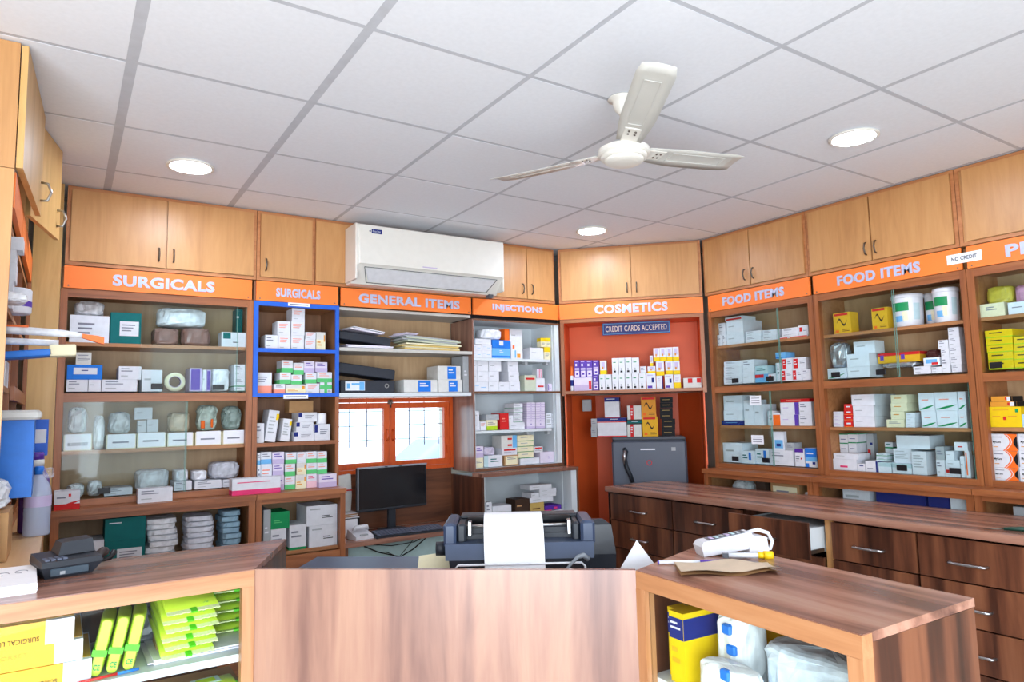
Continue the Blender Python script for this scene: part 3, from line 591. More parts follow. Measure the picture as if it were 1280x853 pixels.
MB().prism([(.004, .032), (.02, .032), (-.14, .42), (-.156, .42)], 0, 1.0815).build('mitre_panel', WALNUT, sr)
cc = thing('counter_front_panel', 'walnut front panel between the two showcase counters', 'counter', wpos('ccase', 0, 0, 0), wrot('ccase'))
MB().box(.001, 0, 0, 1.0465, .018, 1.0995).build('panel', WALNUT_LIT, cc)
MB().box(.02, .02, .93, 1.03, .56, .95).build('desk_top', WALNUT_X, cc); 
for x in (.05, .98): board(cc, 'desk_support', x, x+.02, .02, .54, 0, .929, WALNUT)


# shelf stock in metres along each wall: from, to, bottom, top, set back, depth, style
STOCK = {
 'S1a': ('back', [
  (0.465, 0.636, 1.9128, 2.0509, -0.05, 0.2, 'SH'), (1.177, 1.311, 1.9128, 1.9946, -0.05, 0.1, 'WSC'), (0.641, 0.781, 1.9128, 2.0741, -0.05, 0.2, 'TEAL'), 
  (0.834, 0.971, 1.9128, 2.0085, -0.05, 0.16, 'bagR'), (0.975, 1.132, 1.9128, 2.0157, -0.05, 0.16, 'bagR'), (0.848, 1.112, 2.0165, 2.1193, -0.05, 0.16, 'bagW'), 
  (1.275, 1.311, 1.9128, 2.1462, -0.17, 0.1, 'TEALP'), (0.471, 0.622, 2.0517, 2.1331, -0.05, 0.16, 'bagG'), 
 ]),
 'S1b': ('back', [
  (0.891, 1.007, 1.6658, 1.7656, -0.05, 0.05, 'ROLL'), (1.249, 1.311, 1.6658, 1.6895, -0.05, 0.16, 'WGN'), (1.13, 1.234, 1.6658, 1.793, -0.05, 0.14, 'bagW'), 
  (1.105, 1.126, 1.6658, 1.7822, -0.05, 0.16, 'PUR'), (0.612, 0.771, 1.6658, 1.726, -0.05, 0.2, 'WP'), (1.085, 1.103, 1.6658, 1.7819, -0.05, 0.16, 'W'), 
  (1.02, 1.081, 1.6658, 1.791, -0.05, 0.16, 'PUR'), (0.555, 0.609, 1.6658, 1.7254, -0.05, 0.2, 'W'), (0.462, 0.552, 1.6658, 1.7249, -0.05, 0.2, 'WP'), 
  (0.792, 0.887, 1.6658, 1.7785, -0.05, 0.2, 'W'), (1.248, 1.311, 1.6903, 1.7444, -0.05, 0.16, 'WGN'), (0.686, 0.788, 1.7268, 1.7956, -0.05, 0.2, 'WP'), 
  (0.462, 0.613, 1.7262, 1.7995, -0.05, 0.18, 'BLT'), (1.247, 1.311, 1.7452, 1.8146, -0.05, 0.16, 'WP'), (0.497, 0.563, 1.8003, 1.8624, -0.05, 0.12, 'WGB'), 
 ]),
 'S1c': ('back', [
  (0.642, 0.774, 1.3728, 1.4477, -0.05, 0.2, 'BIN:'), (0.779, 0.912, 1.3728, 1.4508, -0.05, 0.2, 'BIN:'), (1.194, 1.311, 1.3728, 1.4491, -0.05, 0.2, 'BIN:'), 
  (0.461, 0.579, 1.3728, 1.4546, -0.05, 0.2, 'BIN:BLOOD SET'), (1.055, 1.186, 1.3728, 1.4484, -0.05, 0.2, 'BIN:'), (0.581, 0.638, 1.3728, 1.5451, -0.05, 0.12, 'bagC'), 
  (0.92, 1.045, 1.3728, 1.4459, -0.05, 0.2, 'BIN:'), (0.926, 1.041, 1.4467, 1.5528, -0.09, 0.14, 'bagB'), (1.199, 1.311, 1.4499, 1.5858, -0.09, 0.14, 'bagGn'), 
  (0.644, 0.759, 1.4485, 1.5635, -0.09, 0.14, 'bagC'), (1.065, 1.186, 1.4492, 1.5932, -0.09, 0.14, 'bagGo'), (0.827, 0.88, 1.4516, 1.5191, -0.1, 0.05, 'W'), 
  (0.783, 0.824, 1.4516, 1.5152, -0.1, 0.05, 'W'), (0.469, 0.562, 1.4554, 1.5918, -0.09, 0.14, 'bagC'), (0.768, 0.851, 1.5199, 1.5824, -0.11, 0.05, 'W'), 
 ]),
 'S1d': ('back', [
  (1.199, 1.262, 1.1408, 1.1818, -0.05, 0.18, 'WP'), (1.058, 1.193, 1.1408, 1.1841, -0.05, 0.18, 'WP'), (0.641, 0.765, 1.1408, 1.1755, -0.05, 0.18, 'WP'), 
  (0.958, 1.043, 1.1408, 1.1879, -0.05, 0.18, 'WP'), (0.564, 0.636, 1.1408, 1.2175, -0.05, 0.16, 'bagC'), (0.478, 0.56, 1.1408, 1.2091, -0.05, 0.16, 'bagG'), 
  (0.781, 0.955, 1.1408, 1.2532, -0.14, 0.16, 'bagW'), (1.13, 1.297, 1.1849, 1.279, -0.05, 0.16, 'bagBub'), (1.045, 1.125, 1.1849, 1.2395, -0.05, 0.16, 'bagW'), 
  (0.957, 1.032, 1.1887, 1.2503, -0.05, 0.16, 'bagW'), 
 ]),
 'LB1': ('back', [
  (1.148, 1.298, 0.7908, 0.8977, 0.07, 0.2, 'bagG'), (0.964, 1.141, 0.7908, 0.9156, 0.07, 0.2, 'bagP'), (0.826, 0.95, 0.7908, 0.9073, 0.07, 0.2, 'bagW'), 
  (0.646, 0.819, 0.7908, 0.9307, 0.07, 0.2, 'TEAL'), (0.46, 0.642, 0.7908, 0.943, 0.07, 0.2, 'WP'), (1.143, 1.292, 0.8985, 0.9782, 0.07, 0.2, 'bagBl'), 
  (0.824, 0.958, 0.9081, 0.9749, 0.07, 0.2, 'bagW'), (0.985, 1.135, 0.9164, 0.985, 0.07, 0.2, 'bagP'), (0.644, 0.819, 0.9315, 1.0398, 0.07, 0.2, 'TEALP'), 
  (0.822, 0.983, 0.9757, 1.0513, 0.07, 0.2, 'bagW'), (1.141, 1.291, 0.979, 1.0419, 0.07, 0.2, 'bagBl'), (1.001, 1.132, 0.9858, 1.0458, 0.07, 0.2, 'bagP'), 
 ]),
 'S2a': ('back', [
  (1.559, 1.634, 1.9038, 1.9912, -0.05, 0.12, 'WL'), (1.487, 1.554, 1.9038, 1.991, -0.05, 0.12, 'WL'), (1.64, 1.703, 1.9038, 1.972, -0.05, 0.12, 'WL'), 
  (1.413, 1.485, 1.9038, 1.9881, -0.05, 0.12, 'WP'), (1.708, 1.762, 1.9038, 2.0172, -0.05, 0.12, 'WY'), (1.643, 1.704, 1.9728, 2.0146, -0.05, 0.12, 'WL'), 
  (1.48, 1.554, 1.9918, 2.0723, -0.05, 0.12, 'WL'), (1.56, 1.637, 1.992, 2.0766, -0.05, 0.12, 'WL'), (1.563, 1.637, 2.0774, 2.1532, -0.05, 0.12, 'WL'), 
 ]),
 'S2b': ('back', [
  (1.531, 1.646, 1.6488, 1.7028, -0.05, 0.12, 'WY'), (1.368, 1.451, 1.6488, 1.7709, -0.05, 0.12, 'WSt'), (1.466, 1.527, 1.6488, 1.7055, -0.05, 0.12, 'WS'), 
  (1.65, 1.728, 1.6488, 1.709, -0.05, 0.12, 'WL'), (1.732, 1.804, 1.6488, 1.7163, -0.05, 0.12, 'WGg'), (1.563, 1.623, 1.7036, 1.7601, -0.05, 0.12, 'WG'), 
  (1.497, 1.56, 1.7063, 1.7723, -0.05, 0.12, 'WG'), (1.644, 1.71, 1.7098, 1.7729, -0.05, 0.12, 'WG'), (1.714, 1.804, 1.7171, 1.777, -0.05, 0.12, 'WG'), 
  (1.574, 1.634, 1.7609, 1.8297, -0.05, 0.12, 'WG'), (1.636, 1.698, 1.7737, 1.8409, -0.05, 0.12, 'LIL'), (1.508, 1.57, 1.7731, 1.8433, -0.05, 0.12, 'WG'), 
  (1.703, 1.775, 1.7778, 1.8373, -0.05, 0.12, 'LIL'), 
 ]),
 'S2c': ('back', [
  (1.701, 1.794, 1.3728, 1.4679, -0.05, 0.14, 'WBt'), (1.581, 1.697, 1.3728, 1.4297, -0.05, 0.14, 'WBt'), (1.503, 1.553, 1.3728, 1.5012, -0.05, 0.14, 'WPt'), 
  (1.416, 1.474, 1.3728, 1.5512, -0.05, 0.14, 'WPt'), (1.368, 1.413, 1.3728, 1.4837, -0.05, 0.14, 'WP'), (1.594, 1.694, 1.4305, 1.4841, -0.05, 0.14, 'WBt'), 
  (1.72, 1.78, 1.4687, 1.5321, -0.05, 0.08, 'RLL'), (1.463, 1.539, 1.3728, 1.5387, -0.215, 0.07, 'YEL'), (1.606, 1.714, 1.4849, 1.5384, -0.05, 0.14, 'WBt'), 
  (1.579, 1.722, 1.5392, 1.6101, -0.15, 0.1, 'CAR'), 
 ]),
 'S2d': ('back', [
  (1.701, 1.804, 1.1068, 1.1808, 0.04, 0.14, 'LIL'), (1.518, 1.575, 1.1068, 1.18, 0, 0.14, 'WG'), (1.457, 1.514, 1.1068, 1.1895, 0, 0.14, 'LIL'), 
  (1.579, 1.638, 1.1068, 1.1842, 0, 0.14, 'WY'), (1.642, 1.699, 1.1068, 1.1851, 0, 0.14, 'WPk'), (1.702, 1.76, 1.1816, 1.2459, 0, 0.14, 'WG'), (1.519, 1.575, 1.1808, 1.2494, 0, 0.14, 'WG'), 
  (1.642, 1.699, 1.1859, 1.2473, 0, 0.14, 'WG'), (1.585, 1.637, 1.185, 1.2509, 0, 0.14, 'WY'), (1.451, 1.511, 1.1903, 1.2533, 0, 0.14, 'LIL'), 
  (1.368, 1.385, 1.1068, 1.2538, 0, 0.14, 'WBl'), (1.388, 1.446, 1.1068, 1.2561, 0, 0.14, 'WL'), (1.702, 1.759, 1.2467, 1.3098, 0, 0.14, 'WG'), 
  (1.639, 1.698, 1.2481, 1.3129, 0, 0.14, 'WG'), (1.522, 1.582, 1.2502, 1.3135, 0, 0.14, 'WG'), (1.586, 1.635, 1.2517, 1.3126, 0, 0.14, 'WL'), 
  (1.448, 1.513, 1.2541, 1.3193, 0, 0.14, 'LIL'), (1.386, 1.443, 1.2569, 1.3226, 0, 0.14, 'WBl'), (1.368, 1.383, 1.2546, 1.3177, 0, 0.14, 'WBl'), 
 ]),
 'LB2': ('back', [
  (1.637, 1.798, 0.7808, 0.899, 0.07, 0.2, 'WPC'), (1.529, 1.62, 0.7808, 0.915, 0.07, 0.2, 'WGN'), (1.428, 1.51, 0.7808, 0.9038, 0.07, 0.18, 'WGN'), 
  (1.388, 1.426, 0.7808, 1.0129, 0.07, 0.2, 'GRY'), (1.622, 1.798, 0.8998, 1.0106, 0.07, 0.2, 'WPC'), (1.427, 1.527, 0.9046, 0.9963, 0.07, 0.18, 'GRN'), 
 ]),
 'B3b': ('back', [
  (2.52, 2.697, 1.6538, 1.7362, -0.05, 0.16, 'WBL'), (2.273, 2.511, 1.6538, 1.735, -0.05, 0.16, 'WBL'), (2.705, 2.748, 1.6538, 1.8973, -0.05, 0.16, 'GRY'), 
  (2.515, 2.686, 1.737, 1.8284, -0.05, 0.16, 'WBL'), 
 ]),
 'B4a': ('back', [
  (2.777, 2.849, 1.8888, 1.9382, -0.04, 0.12, 'WBs'), (2.851, 2.928, 1.8888, 1.9404, -0.04, 0.12, 'WBs'), (3.089, 3.187, 1.8888, 2.0058, -0.04, 0.14, 'WO'), 
  (2.932, 3.084, 1.8888, 1.9576, -0.04, 0.16, 'BLU'), (3.25, 3.369, 1.8888, 1.971, -0.04, 0.14, 'W'), (3.377, 3.427, 1.8888, 1.979, -0.04, 0.05, 'YW'), 
  (3.438, 3.437, 1.8888, 1.9841, -0.04, 0.05, 'YW'), (2.778, 2.849, 1.939, 1.9778, -0.04, 0.12, 'WBs'), (2.852, 2.929, 1.9412, 1.9804, -0.04, 0.12, 'WBs'), 
  (2.934, 3.085, 1.9584, 2.0161, -0.04, 0.16, 'BLUL'), (2.8, 2.925, 1.9812, 2.0184, -0.04, 0.12, 'W'), (3.349, 3.392, 1.9798, 2.045, -0.04, 0.05, 'YW'), 
  (3.395, 3.436, 1.9798, 2.0469, -0.04, 0.05, 'YW'), (2.863, 3.035, 2.0192, 2.0956, -0.04, 0.14, 'bagW'), (3.051, 3.089, 2.0169, 2.1005, -0.06, 0.12, 'ORG'), 
  (3.108, 3.211, 2.0066, 2.1018, -0.08, 0.12, 'W'), 
 ]),
 'B4b': ('back', [
  (2.78, 2.894, 1.6588, 1.7229, -0.04, 0.16, 'WBs'), (2.983, 3.069, 1.6588, 1.7237, -0.04, 0.16, 'W'), (2.898, 2.981, 1.6588, 1.7233, -0.04, 0.16, 'W'), 
  (3.071, 3.158, 1.6588, 1.726, -0.04, 0.16, 'W'), (3.198, 3.295, 1.6588, 1.7719, -0.04, 0.14, 'GRR'), (3.298, 3.374, 1.6588, 1.7524, -0.04, 0.14, 'WRs'), 
  (3.403, 3.437, 1.6588, 1.7121, -0.04, 0.08, 'LBL'), (2.814, 2.899, 1.7237, 1.7923, -0.04, 0.16, 'W'), (2.785, 2.81, 1.7237, 1.7916, -0.04, 0.16, 'W'), 
  (2.901, 2.984, 1.7241, 1.7953, -0.04, 0.16, 'W'), (3.063, 3.151, 1.7268, 1.7954, -0.04, 0.16, 'W'), (3.307, 3.356, 1.7532, 1.8164, -0.04, 0.06, 'STR'), 
  (2.785, 2.808, 1.7924, 1.8665, -0.04, 0.16, 'W'), (2.811, 2.898, 1.7931, 1.8665, -0.04, 0.16, 'W'), (2.903, 3.004, 1.7961, 1.8665, -0.04, 0.16, 'W'), 
  (3.059, 3.144, 1.7962, 1.8665, -0.04, 0.16, 'W'), 
 ]),
 'B4c': ('back', [
  (2.827, 2.873, 1.3938, 1.4535, -0.04, 0.12, 'WL'), (2.78, 2.823, 1.3938, 1.4598, -0.04, 0.12, 'W'), (3.06, 3.188, 1.3938, 1.4408, -0.04, 0.12, 'W'), 
  (2.986, 3.056, 1.3938, 1.5057, -0.04, 0.12, 'RED'), (2.878, 2.962, 1.3938, 1.4618, -0.04, 0.12, 'YGN'), (3.379, 3.426, 1.3938, 1.4979, -0.04, 0.05, 'CLR'), 
  (3.432, 3.437, 1.3938, 1.4914, -0.04, 0.05, 'CLR'), (3.286, 3.365, 1.3938, 1.4406, -0.04, 0.1, 'LILS'), (3.209, 3.279, 1.3938, 1.4428, -0.04, 0.1, 'LILS'), 
  (3.097, 3.173, 1.4416, 1.474, -0.04, 0.12, 'WGN'), (3.286, 3.365, 1.4414, 1.4577, -0.04, 0.1, 'LILS'), (3.058, 3.093, 1.4416, 1.489, -0.04, 0.12, 'W'), 
  (3.21, 3.28, 1.4436, 1.4598, -0.04, 0.1, 'LILS'), (3.287, 3.366, 1.4585, 1.4748, -0.04, 0.1, 'LILS'), (3.21, 3.28, 1.4606, 1.4767, -0.04, 0.1, 'LILS'), 
  (2.785, 2.819, 1.4606, 1.5254, -0.04, 0.12, 'W'), (2.875, 2.978, 1.4626, 1.4995, -0.04, 0.12, 'GRY'), (3.098, 3.174, 1.4748, 1.5065, -0.04, 0.12, 'WGN'), 
  (3.287, 3.366, 1.4756, 1.4919, -0.04, 0.1, 'LILS'), (3.211, 3.281, 1.4775, 1.4937, -0.04, 0.1, 'LILS'), (3.288, 3.367, 1.4927, 1.5091, -0.04, 0.1, 'LILS'), 
  (3.211, 3.281, 1.4945, 1.5107, -0.04, 0.1, 'LILS'), (3.099, 3.175, 1.5073, 1.5391, -0.04, 0.12, 'WGN'), (3.288, 3.367, 1.5099, 1.5262, -0.04, 0.1, 'LILS'), 
  (3.212, 3.282, 1.5115, 1.5277, -0.04, 0.1, 'LILS'), (3.289, 3.368, 1.527, 1.5434, -0.04, 0.1, 'LILS'), (3.212, 3.282, 1.5285, 1.5447, -0.04, 0.1, 'LILS'), 
  (3.1, 3.176, 1.5399, 1.5716, -0.04, 0.12, 'WGN'), (3.289, 3.369, 1.5442, 1.5606, -0.04, 0.1, 'LILS'), (3.213, 3.283, 1.5455, 1.5617, -0.04, 0.1, 'LILS'), 
  (3.29, 3.369, 1.5614, 1.5778, -0.04, 0.1, 'LILS'), (3.213, 3.283, 1.5625, 1.5787, -0.04, 0.1, 'LILS'), 
 ]),
 'B4d': ('back', [
  (2.851, 2.998, 1.1458, 1.2224, -0.04, 0.12, 'WGNp'), (2.781, 2.845, 1.1458, 1.2106, -0.04, 0.12, 'CRM'), (3.014, 3.13, 1.1458, 1.2166, -0.04, 0.12, 'BEI'), 
  (3.146, 3.31, 1.1458, 1.1877, -0.04, 0.12, 'W'), (3.317, 3.437, 1.1458, 1.223, -0.04, 0.14, 'LBX'), (3.132, 3.259, 1.1885, 1.2315, -0.04, 0.12, 'CRMf'), 
  (2.785, 2.847, 1.2114, 1.2885, -0.04, 0.12, 'LIL'), (3, 3.12, 1.2174, 1.2651, -0.04, 0.12, 'WRp'), (2.853, 2.954, 1.2232, 1.2794, -0.04, 0.1, 'bagL'), 
  (3.266, 3.341, 1.2238, 1.2638, -0.04, 0.12, 'WRp'), (3.123, 3.26, 1.2323, 1.269, -0.04, 0.12, 'CRMf'), (2.992, 3.12, 1.2659, 1.3516, -0.04, 0.12, 'BLW'), 
  (3.124, 3.261, 1.2698, 1.3066, -0.04, 0.12, 'CRMf'), (3.125, 3.263, 1.3074, 1.3485, -0.04, 0.12, 'CRMf'), 
 ]),
 'BB4': ('back', [
  (3.327, 3.42, 0.8008, 0.8251, 0.07, 0.12, 'LBX'), (3.265, 3.323, 0.8008, 0.8327, 0.07, 0.12, 'PNK'), (3.147, 3.26, 0.8008, 0.8917, 0.07, 0.12, 'GLD'), 
  (3.025, 3.141, 0.8008, 0.9254, 0.07, 0.12, 'DBR'), (3.266, 3.408, 0.8335, 0.8614, 0.07, 0.12, 'PURP'), (2.845, 2.991, 0.8008, 0.8979, 0.07, 0.12, 'W'), 
  (2.797, 2.839, 0.8008, 0.9282, 0.07, 0.12, 'WP'), (3.143, 3.339, 0.8925, 0.9241, 0.07, 0.12, 'W'), (3.225, 3.366, 0.9249, 0.948, 0.07, 0.12, 'W'), 
  (3.156, 3.221, 0.9249, 0.9568, 0.07, 0.12, 'W'), (3.226, 3.369, 0.9488, 0.9786, 0.07, 0.12, 'W'), (3.145, 3.329, 0.9794, 1.0089, 0.07, 0.12, 'W'), 
 ]),
 'Ca': ('cos', [
  (0.582, 0.629, 1.6558, 1.7689, -0.04, 0.09, 'WBK'), (0.533, 0.579, 1.6558, 1.7687, -0.04, 0.09, 'WBK'), (0.635, 0.699, 1.6558, 1.7668, -0.04, 0.09, 'WBLs'), 
  (0.485, 0.53, 1.6558, 1.7694, -0.04, 0.09, 'WBK'), (0.826, 0.871, 1.6558, 1.7511, -0.04, 0.09, 'YWs'), (0.437, 0.482, 1.6558, 1.7692, -0.04, 0.09, 'WBK'), 
  (0.703, 0.749, 1.6558, 1.7462, -0.04, 0.09, 'WDB'), (0.762, 0.82, 1.6558, 1.7531, -0.04, 0.09, 'WBLs'), (0.392, 0.434, 1.6558, 1.7707, -0.04, 0.09, 'WBK'), 
  (0.252, 0.293, 1.6558, 1.7644, -0.04, 0.09, 'PFL'), (0.341, 0.387, 1.6558, 1.7678, -0.04, 0.09, 'WBK'), (0.89, 1.012, 1.6558, 1.7248, -0.04, 0.12, 'WRB'), 
  (0.116, 0.246, 1.6558, 1.751, -0.04, 0.1, 'LILR'), (0.299, 0.339, 1.6558, 1.7693, -0.04, 0.09, 'WBK'), (0.086, 0.111, 1.6558, 1.8358, -0.04, 0.03, 'TUBE'), 
  (0.823, 0.869, 1.7519, 1.8488, -0.04, 0.09, 'YFL'), (0.77, 0.821, 1.7539, 1.8471, -0.04, 0.09, 'YFL'), (0.705, 0.76, 1.747, 1.8492, -0.04, 0.09, 'YFL'), 
  (0.645, 0.7, 1.7676, 1.817, -0.06, 0.08, 'YFL'), (0.592, 0.636, 1.7697, 1.8202, -0.08, 0.08, 'WGN'), (0.253, 0.297, 1.7652, 1.8753, -0.07, 0.08, 'PFL'), 
  (0.205, 0.25, 1.7518, 1.8771, -0.07, 0.08, 'PFL'), (0.306, 0.351, 1.7701, 1.8706, -0.07, 0.08, 'YFL'), (0.536, 0.587, 1.7695, 1.8817, -0.04, 0.09, 'WBK'), 
  (0.16, 0.202, 1.7518, 1.8788, -0.07, 0.08, 'PFL'), (0.489, 0.534, 1.7702, 1.8827, -0.04, 0.09, 'WBK'), (0.117, 0.157, 1.7518, 1.8804, -0.07, 0.08, 'PFL'), 
  (0.441, 0.486, 1.77, 1.8836, -0.04, 0.09, 'WBK'), (0.394, 0.438, 1.7715, 1.8835, -0.04, 0.09, 'WBK'), (0.663, 0.685, 1.8178, 1.8933, -0.06, 0.08, 'YFL'), 
  (0.781, 0.822, 1.8479, 1.9468, -0.04, 0.09, 'YFL'), (0.825, 0.867, 1.8496, 1.9476, -0.04, 0.09, 'YFL'), (0.735, 0.778, 1.85, 1.9459, -0.04, 0.09, 'YFL'), 
  (0.691, 0.733, 1.85, 1.9441, -0.04, 0.09, 'YFL'), 
 ]),
 'Cb': ('cos', [
  (0.478, 0.58, 1.3138, 1.402, -0.2, 0.14, 'WRS'), (0.259, 0.474, 1.3138, 1.4524, -0.2, 0.22, 'BWR'), (0.59, 0.7, 1.3138, 1.4562, -0.2, 0.12, 'AMB'), 
  (0.212, 0.254, 1.3138, 1.3864, -0.2, 0.1, 'GRYc'), (0.728, 0.82, 1.3138, 1.3602, -0.2, 0.12, 'BLK'), (0.729, 0.822, 1.361, 1.3987, -0.2, 0.12, 'BLK'), 
  (0.215, 0.257, 1.3872, 1.4498, -0.2, 0.1, 'GRYc'), (0.731, 0.824, 1.3995, 1.4373, -0.2, 0.12, 'BLK'), (0.481, 0.583, 1.4028, 1.4379, -0.2, 0.14, 'DKG'), 
  (0.483, 0.584, 1.4387, 1.5408, -0.2, 0.14, 'WRS'), (0.718, 0.809, 1.4381, 1.4784, -0.2, 0.12, 'BLK'), (0.318, 0.426, 1.4532, 1.6028, -0.2, 0.16, 'WBR'), 
  (0.586, 0.691, 1.457, 1.6012, -0.2, 0.12, 'AMBo'), (0.719, 0.81, 1.4792, 1.5171, -0.2, 0.12, 'BLK'), (0.721, 0.812, 1.5179, 1.5559, -0.2, 0.12, 'BLK'), 
  (0.723, 0.814, 1.5567, 1.5948, -0.2, 0.12, 'BLK'), 
 ]),
 'R1a': ('right', [
  (-1.422, -1.357, 1.9388, 1.9508, -0.06, 0.12, 'RWf'), (-1.352, -1.216, 1.9388, 1.9508, -0.06, 0.12, 'RWf'), (-1.837, -1.694, 1.9388, 2.0133, -0.06, 0.2, 'W'), 
  (-1.87, -1.843, 1.9388, 2.0197, -0.06, 0.12, 'WP'), (-1.399, -1.286, 1.9516, 1.9656, -0.06, 0.12, 'WP'), (-1.545, -1.44, 1.9388, 1.9689, -0.06, 0.14, 'WP'), 
  (-1.917, -1.875, 1.9388, 2.0169, -0.06, 0.12, 'WP'), (-1.678, -1.558, 1.9388, 1.9787, -0.06, 0.14, 'WP'), (-1.279, -1.213, 1.9516, 2.01, -0.06, 0.12, 'WRm'), 
  (-1.396, -1.283, 1.9664, 2.0037, -0.06, 0.12, 'WP'), (-1.542, -1.437, 1.9697, 2.0072, -0.06, 0.14, 'WP'), (-1.676, -1.555, 1.9795, 2.0136, -0.06, 0.14, 'WP'), 
  (-1.831, -1.694, 2.0141, 2.1029, -0.06, 0.2, 'W'), (-1.917, -1.858, 2.0205, 2.1004, -0.08, 0.1, 'WP'), (-1.841, -1.697, 2.1037, 2.1292, -0.06, 0.14, 'RWf'), 
 ]),
 'R1b': ('right', [
  (-1.272, -1.213, 1.6708, 1.7379, -0.06, 0.1, 'WP'), (-1.341, -1.276, 1.6708, 1.74, -0.06, 0.1, 'WOR'), (-1.425, -1.344, 1.6708, 1.7417, -0.06, 0.1, 'WOR'), 
  (-1.518, -1.464, 1.6708, 1.7226, -0.06, 0.1, 'WRm'), (-1.62, -1.524, 1.6708, 1.7251, -0.06, 0.1, 'BLRf'), (-1.721, -1.627, 1.6708, 1.7436, -0.06, 0.14, 'W'), 
  (-1.458, -1.429, 1.6708, 1.7892, -0.06, 0.1, 'WGNp'), (-1.879, -1.728, 1.6708, 1.7206, -0.06, 0.14, 'WP'), (-1.876, -1.725, 1.7214, 1.7554, -0.06, 0.14, 'WP'), 
  (-1.616, -1.52, 1.7259, 1.7792, -0.06, 0.1, 'TLP'), (-1.334, -1.243, 1.7408, 1.8122, -0.06, 0.1, 'WOR'), (-1.716, -1.622, 1.7444, 1.8263, -0.06, 0.14, 'WP'), 
  (-1.411, -1.338, 1.7425, 1.8147, -0.06, 0.1, 'WOR'), (-1.874, -1.723, 1.7562, 1.7901, -0.06, 0.14, 'WP'), (-1.455, -1.385, 1.8155, 1.856, -0.06, 0.1, 'BLU'), 
  (-1.871, -1.72, 1.7909, 1.8259, -0.06, 0.14, 'WP'), 
 ]),
 'R1c': ('right', [
  (-1.315, -1.227, 1.3908, 1.4588, -0.06, 0.14, 'WP'), (-1.449, -1.32, 1.3908, 1.4596, -0.06, 0.14, 'WPU'), (-1.501, -1.45, 1.3908, 1.4701, -0.06, 0.1, 'ORGw'), 
  (-1.54, -1.504, 1.3908, 1.4841, -0.06, 0.1, 'WGNp'), (-1.917, -1.734, 1.3908, 1.4228, -0.06, 0.16, 'BLF'), (-1.725, -1.648, 1.3908, 1.5586, -0.06, 0.14, 'PAL'), 
  (-1.645, -1.575, 1.3908, 1.5292, -0.06, 0.14, 'PAL'), (-1.896, -1.74, 1.4236, 1.4913, -0.06, 0.14, 'PAL'), (-1.31, -1.226, 1.4596, 1.5363, -0.06, 0.14, 'WP'), 
  (-1.443, -1.315, 1.4604, 1.5352, -0.06, 0.14, 'WPU'), (-1.891, -1.734, 1.4921, 1.5924, -0.06, 0.14, 'PAL'), (-1.44, -1.237, 1.5371, 1.5571, -0.06, 0.12, 'REDf'), 
 ]),
 'R1d': ('right', [
  (-1.288, -1.211, 1.1408, 1.2551, -0.06, 0.1, 'BLC'), (-1.36, -1.294, 1.1408, 1.2482, -0.06, 0.06, 'WPT'), (-1.543, -1.374, 1.1408, 1.2349, -0.06, 0.16, 'WP'), 
  (-1.651, -1.55, 1.1408, 1.2388, -0.06, 0.1, 'PALB'), (-1.917, -1.751, 1.1408, 1.2709, -0.06, 0.16, 'PAL'), (-1.749, -1.653, 1.1408, 1.2224, -0.04, 0.1, 'PALB'), 
  (-1.419, -1.362, 1.2357, 1.2835, -0.06, 0.08, 'GRYc'), (-1.511, -1.432, 1.2357, 1.3524, -0.06, 0.03, 'WBI'), 
 ]),
 'R2a': ('right', [
  (-0.811, -0.723, 1.9308, 2.0529, -0.06, 0.08, 'AMB'), (-1.044, -0.937, 1.9308, 2.0544, -0.06, 0.08, 'AMB'), (-0.793, -0.743, 1.9308, 2.0676, -0.225, 0.05, 'AMB'), 
 ]),
 'R2b': ('right', [
  (-0.514, -0.463, 1.6688, 1.7016, -0.06, 0.1, 'WP'), (-0.461, -0.422, 1.6688, 1.749, -0.06, 0.1, 'WP'), (-0.979, -0.846, 1.6688, 1.7299, -0.06, 0.14, 'PAL'), 
  (-0.606, -0.518, 1.6688, 1.7094, -0.06, 0.1, 'WP'), (-0.415, -0.369, 1.6688, 1.7069, -0.06, 0.1, 'WP'), (-1.103, -0.984, 1.6688, 1.7302, -0.06, 0.14, 'PALG'), 
  (-0.795, -0.584, 1.7102, 1.7419, -0.06, 0.14, 'bagS'), (-0.419, -0.367, 1.7077, 1.7496, -0.06, 0.1, 'WP'), (-0.551, -0.471, 1.7102, 1.752, -0.06, 0.06, 'WRi'), 
  (-1.104, -0.981, 1.731, 1.8844, -0.06, 0.1, 'bagS'), (-0.978, -0.844, 1.7307, 1.8053, -0.06, 0.14, 'PAL'), (-0.582, -0.496, 1.7102, 1.8014, -0.12, 0.1, 'bagBr'), 
  (-0.712, -0.597, 1.7427, 1.797, -0.12, 0.12, 'AMBf'), (-0.827, -0.715, 1.7427, 1.7988, -0.12, 0.12, 'AMBf'), (-0.461, -0.421, 1.7498, 1.7922, -0.06, 0.1, 'WP'), 
  (-0.419, -0.366, 1.7504, 1.7995, -0.06, 0.1, 'WP'), (-0.471, -0.423, 1.793, 1.839, -0.06, 0.1, 'WP'), (-0.419, -0.366, 1.8003, 1.8496, -0.06, 0.1, 'WP'), 
  (-0.954, -0.829, 1.8061, 1.8782, -0.1, 0.1, 'PAL'), (-0.418, -0.367, 1.8504, 1.8992, -0.06, 0.1, 'WP'), 
 ]),
 'R2c': ('right', [
  (-0.964, -0.839, 1.3858, 1.4443, -0.06, 0.22, 'W'), (-0.773, -0.677, 1.3858, 1.428, -0.06, 0.12, 'CRM'), (-0.67, -0.622, 1.3858, 1.411, -0.06, 0.1, 'PAL'), 
  (-0.403, -0.365, 1.3858, 1.4737, -0.06, 0.16, 'SWO'), (-0.508, -0.406, 1.3858, 1.4731, -0.06, 0.16, 'SWO'), (-0.585, -0.511, 1.3858, 1.4726, -0.06, 0.16, 'SWO'), 
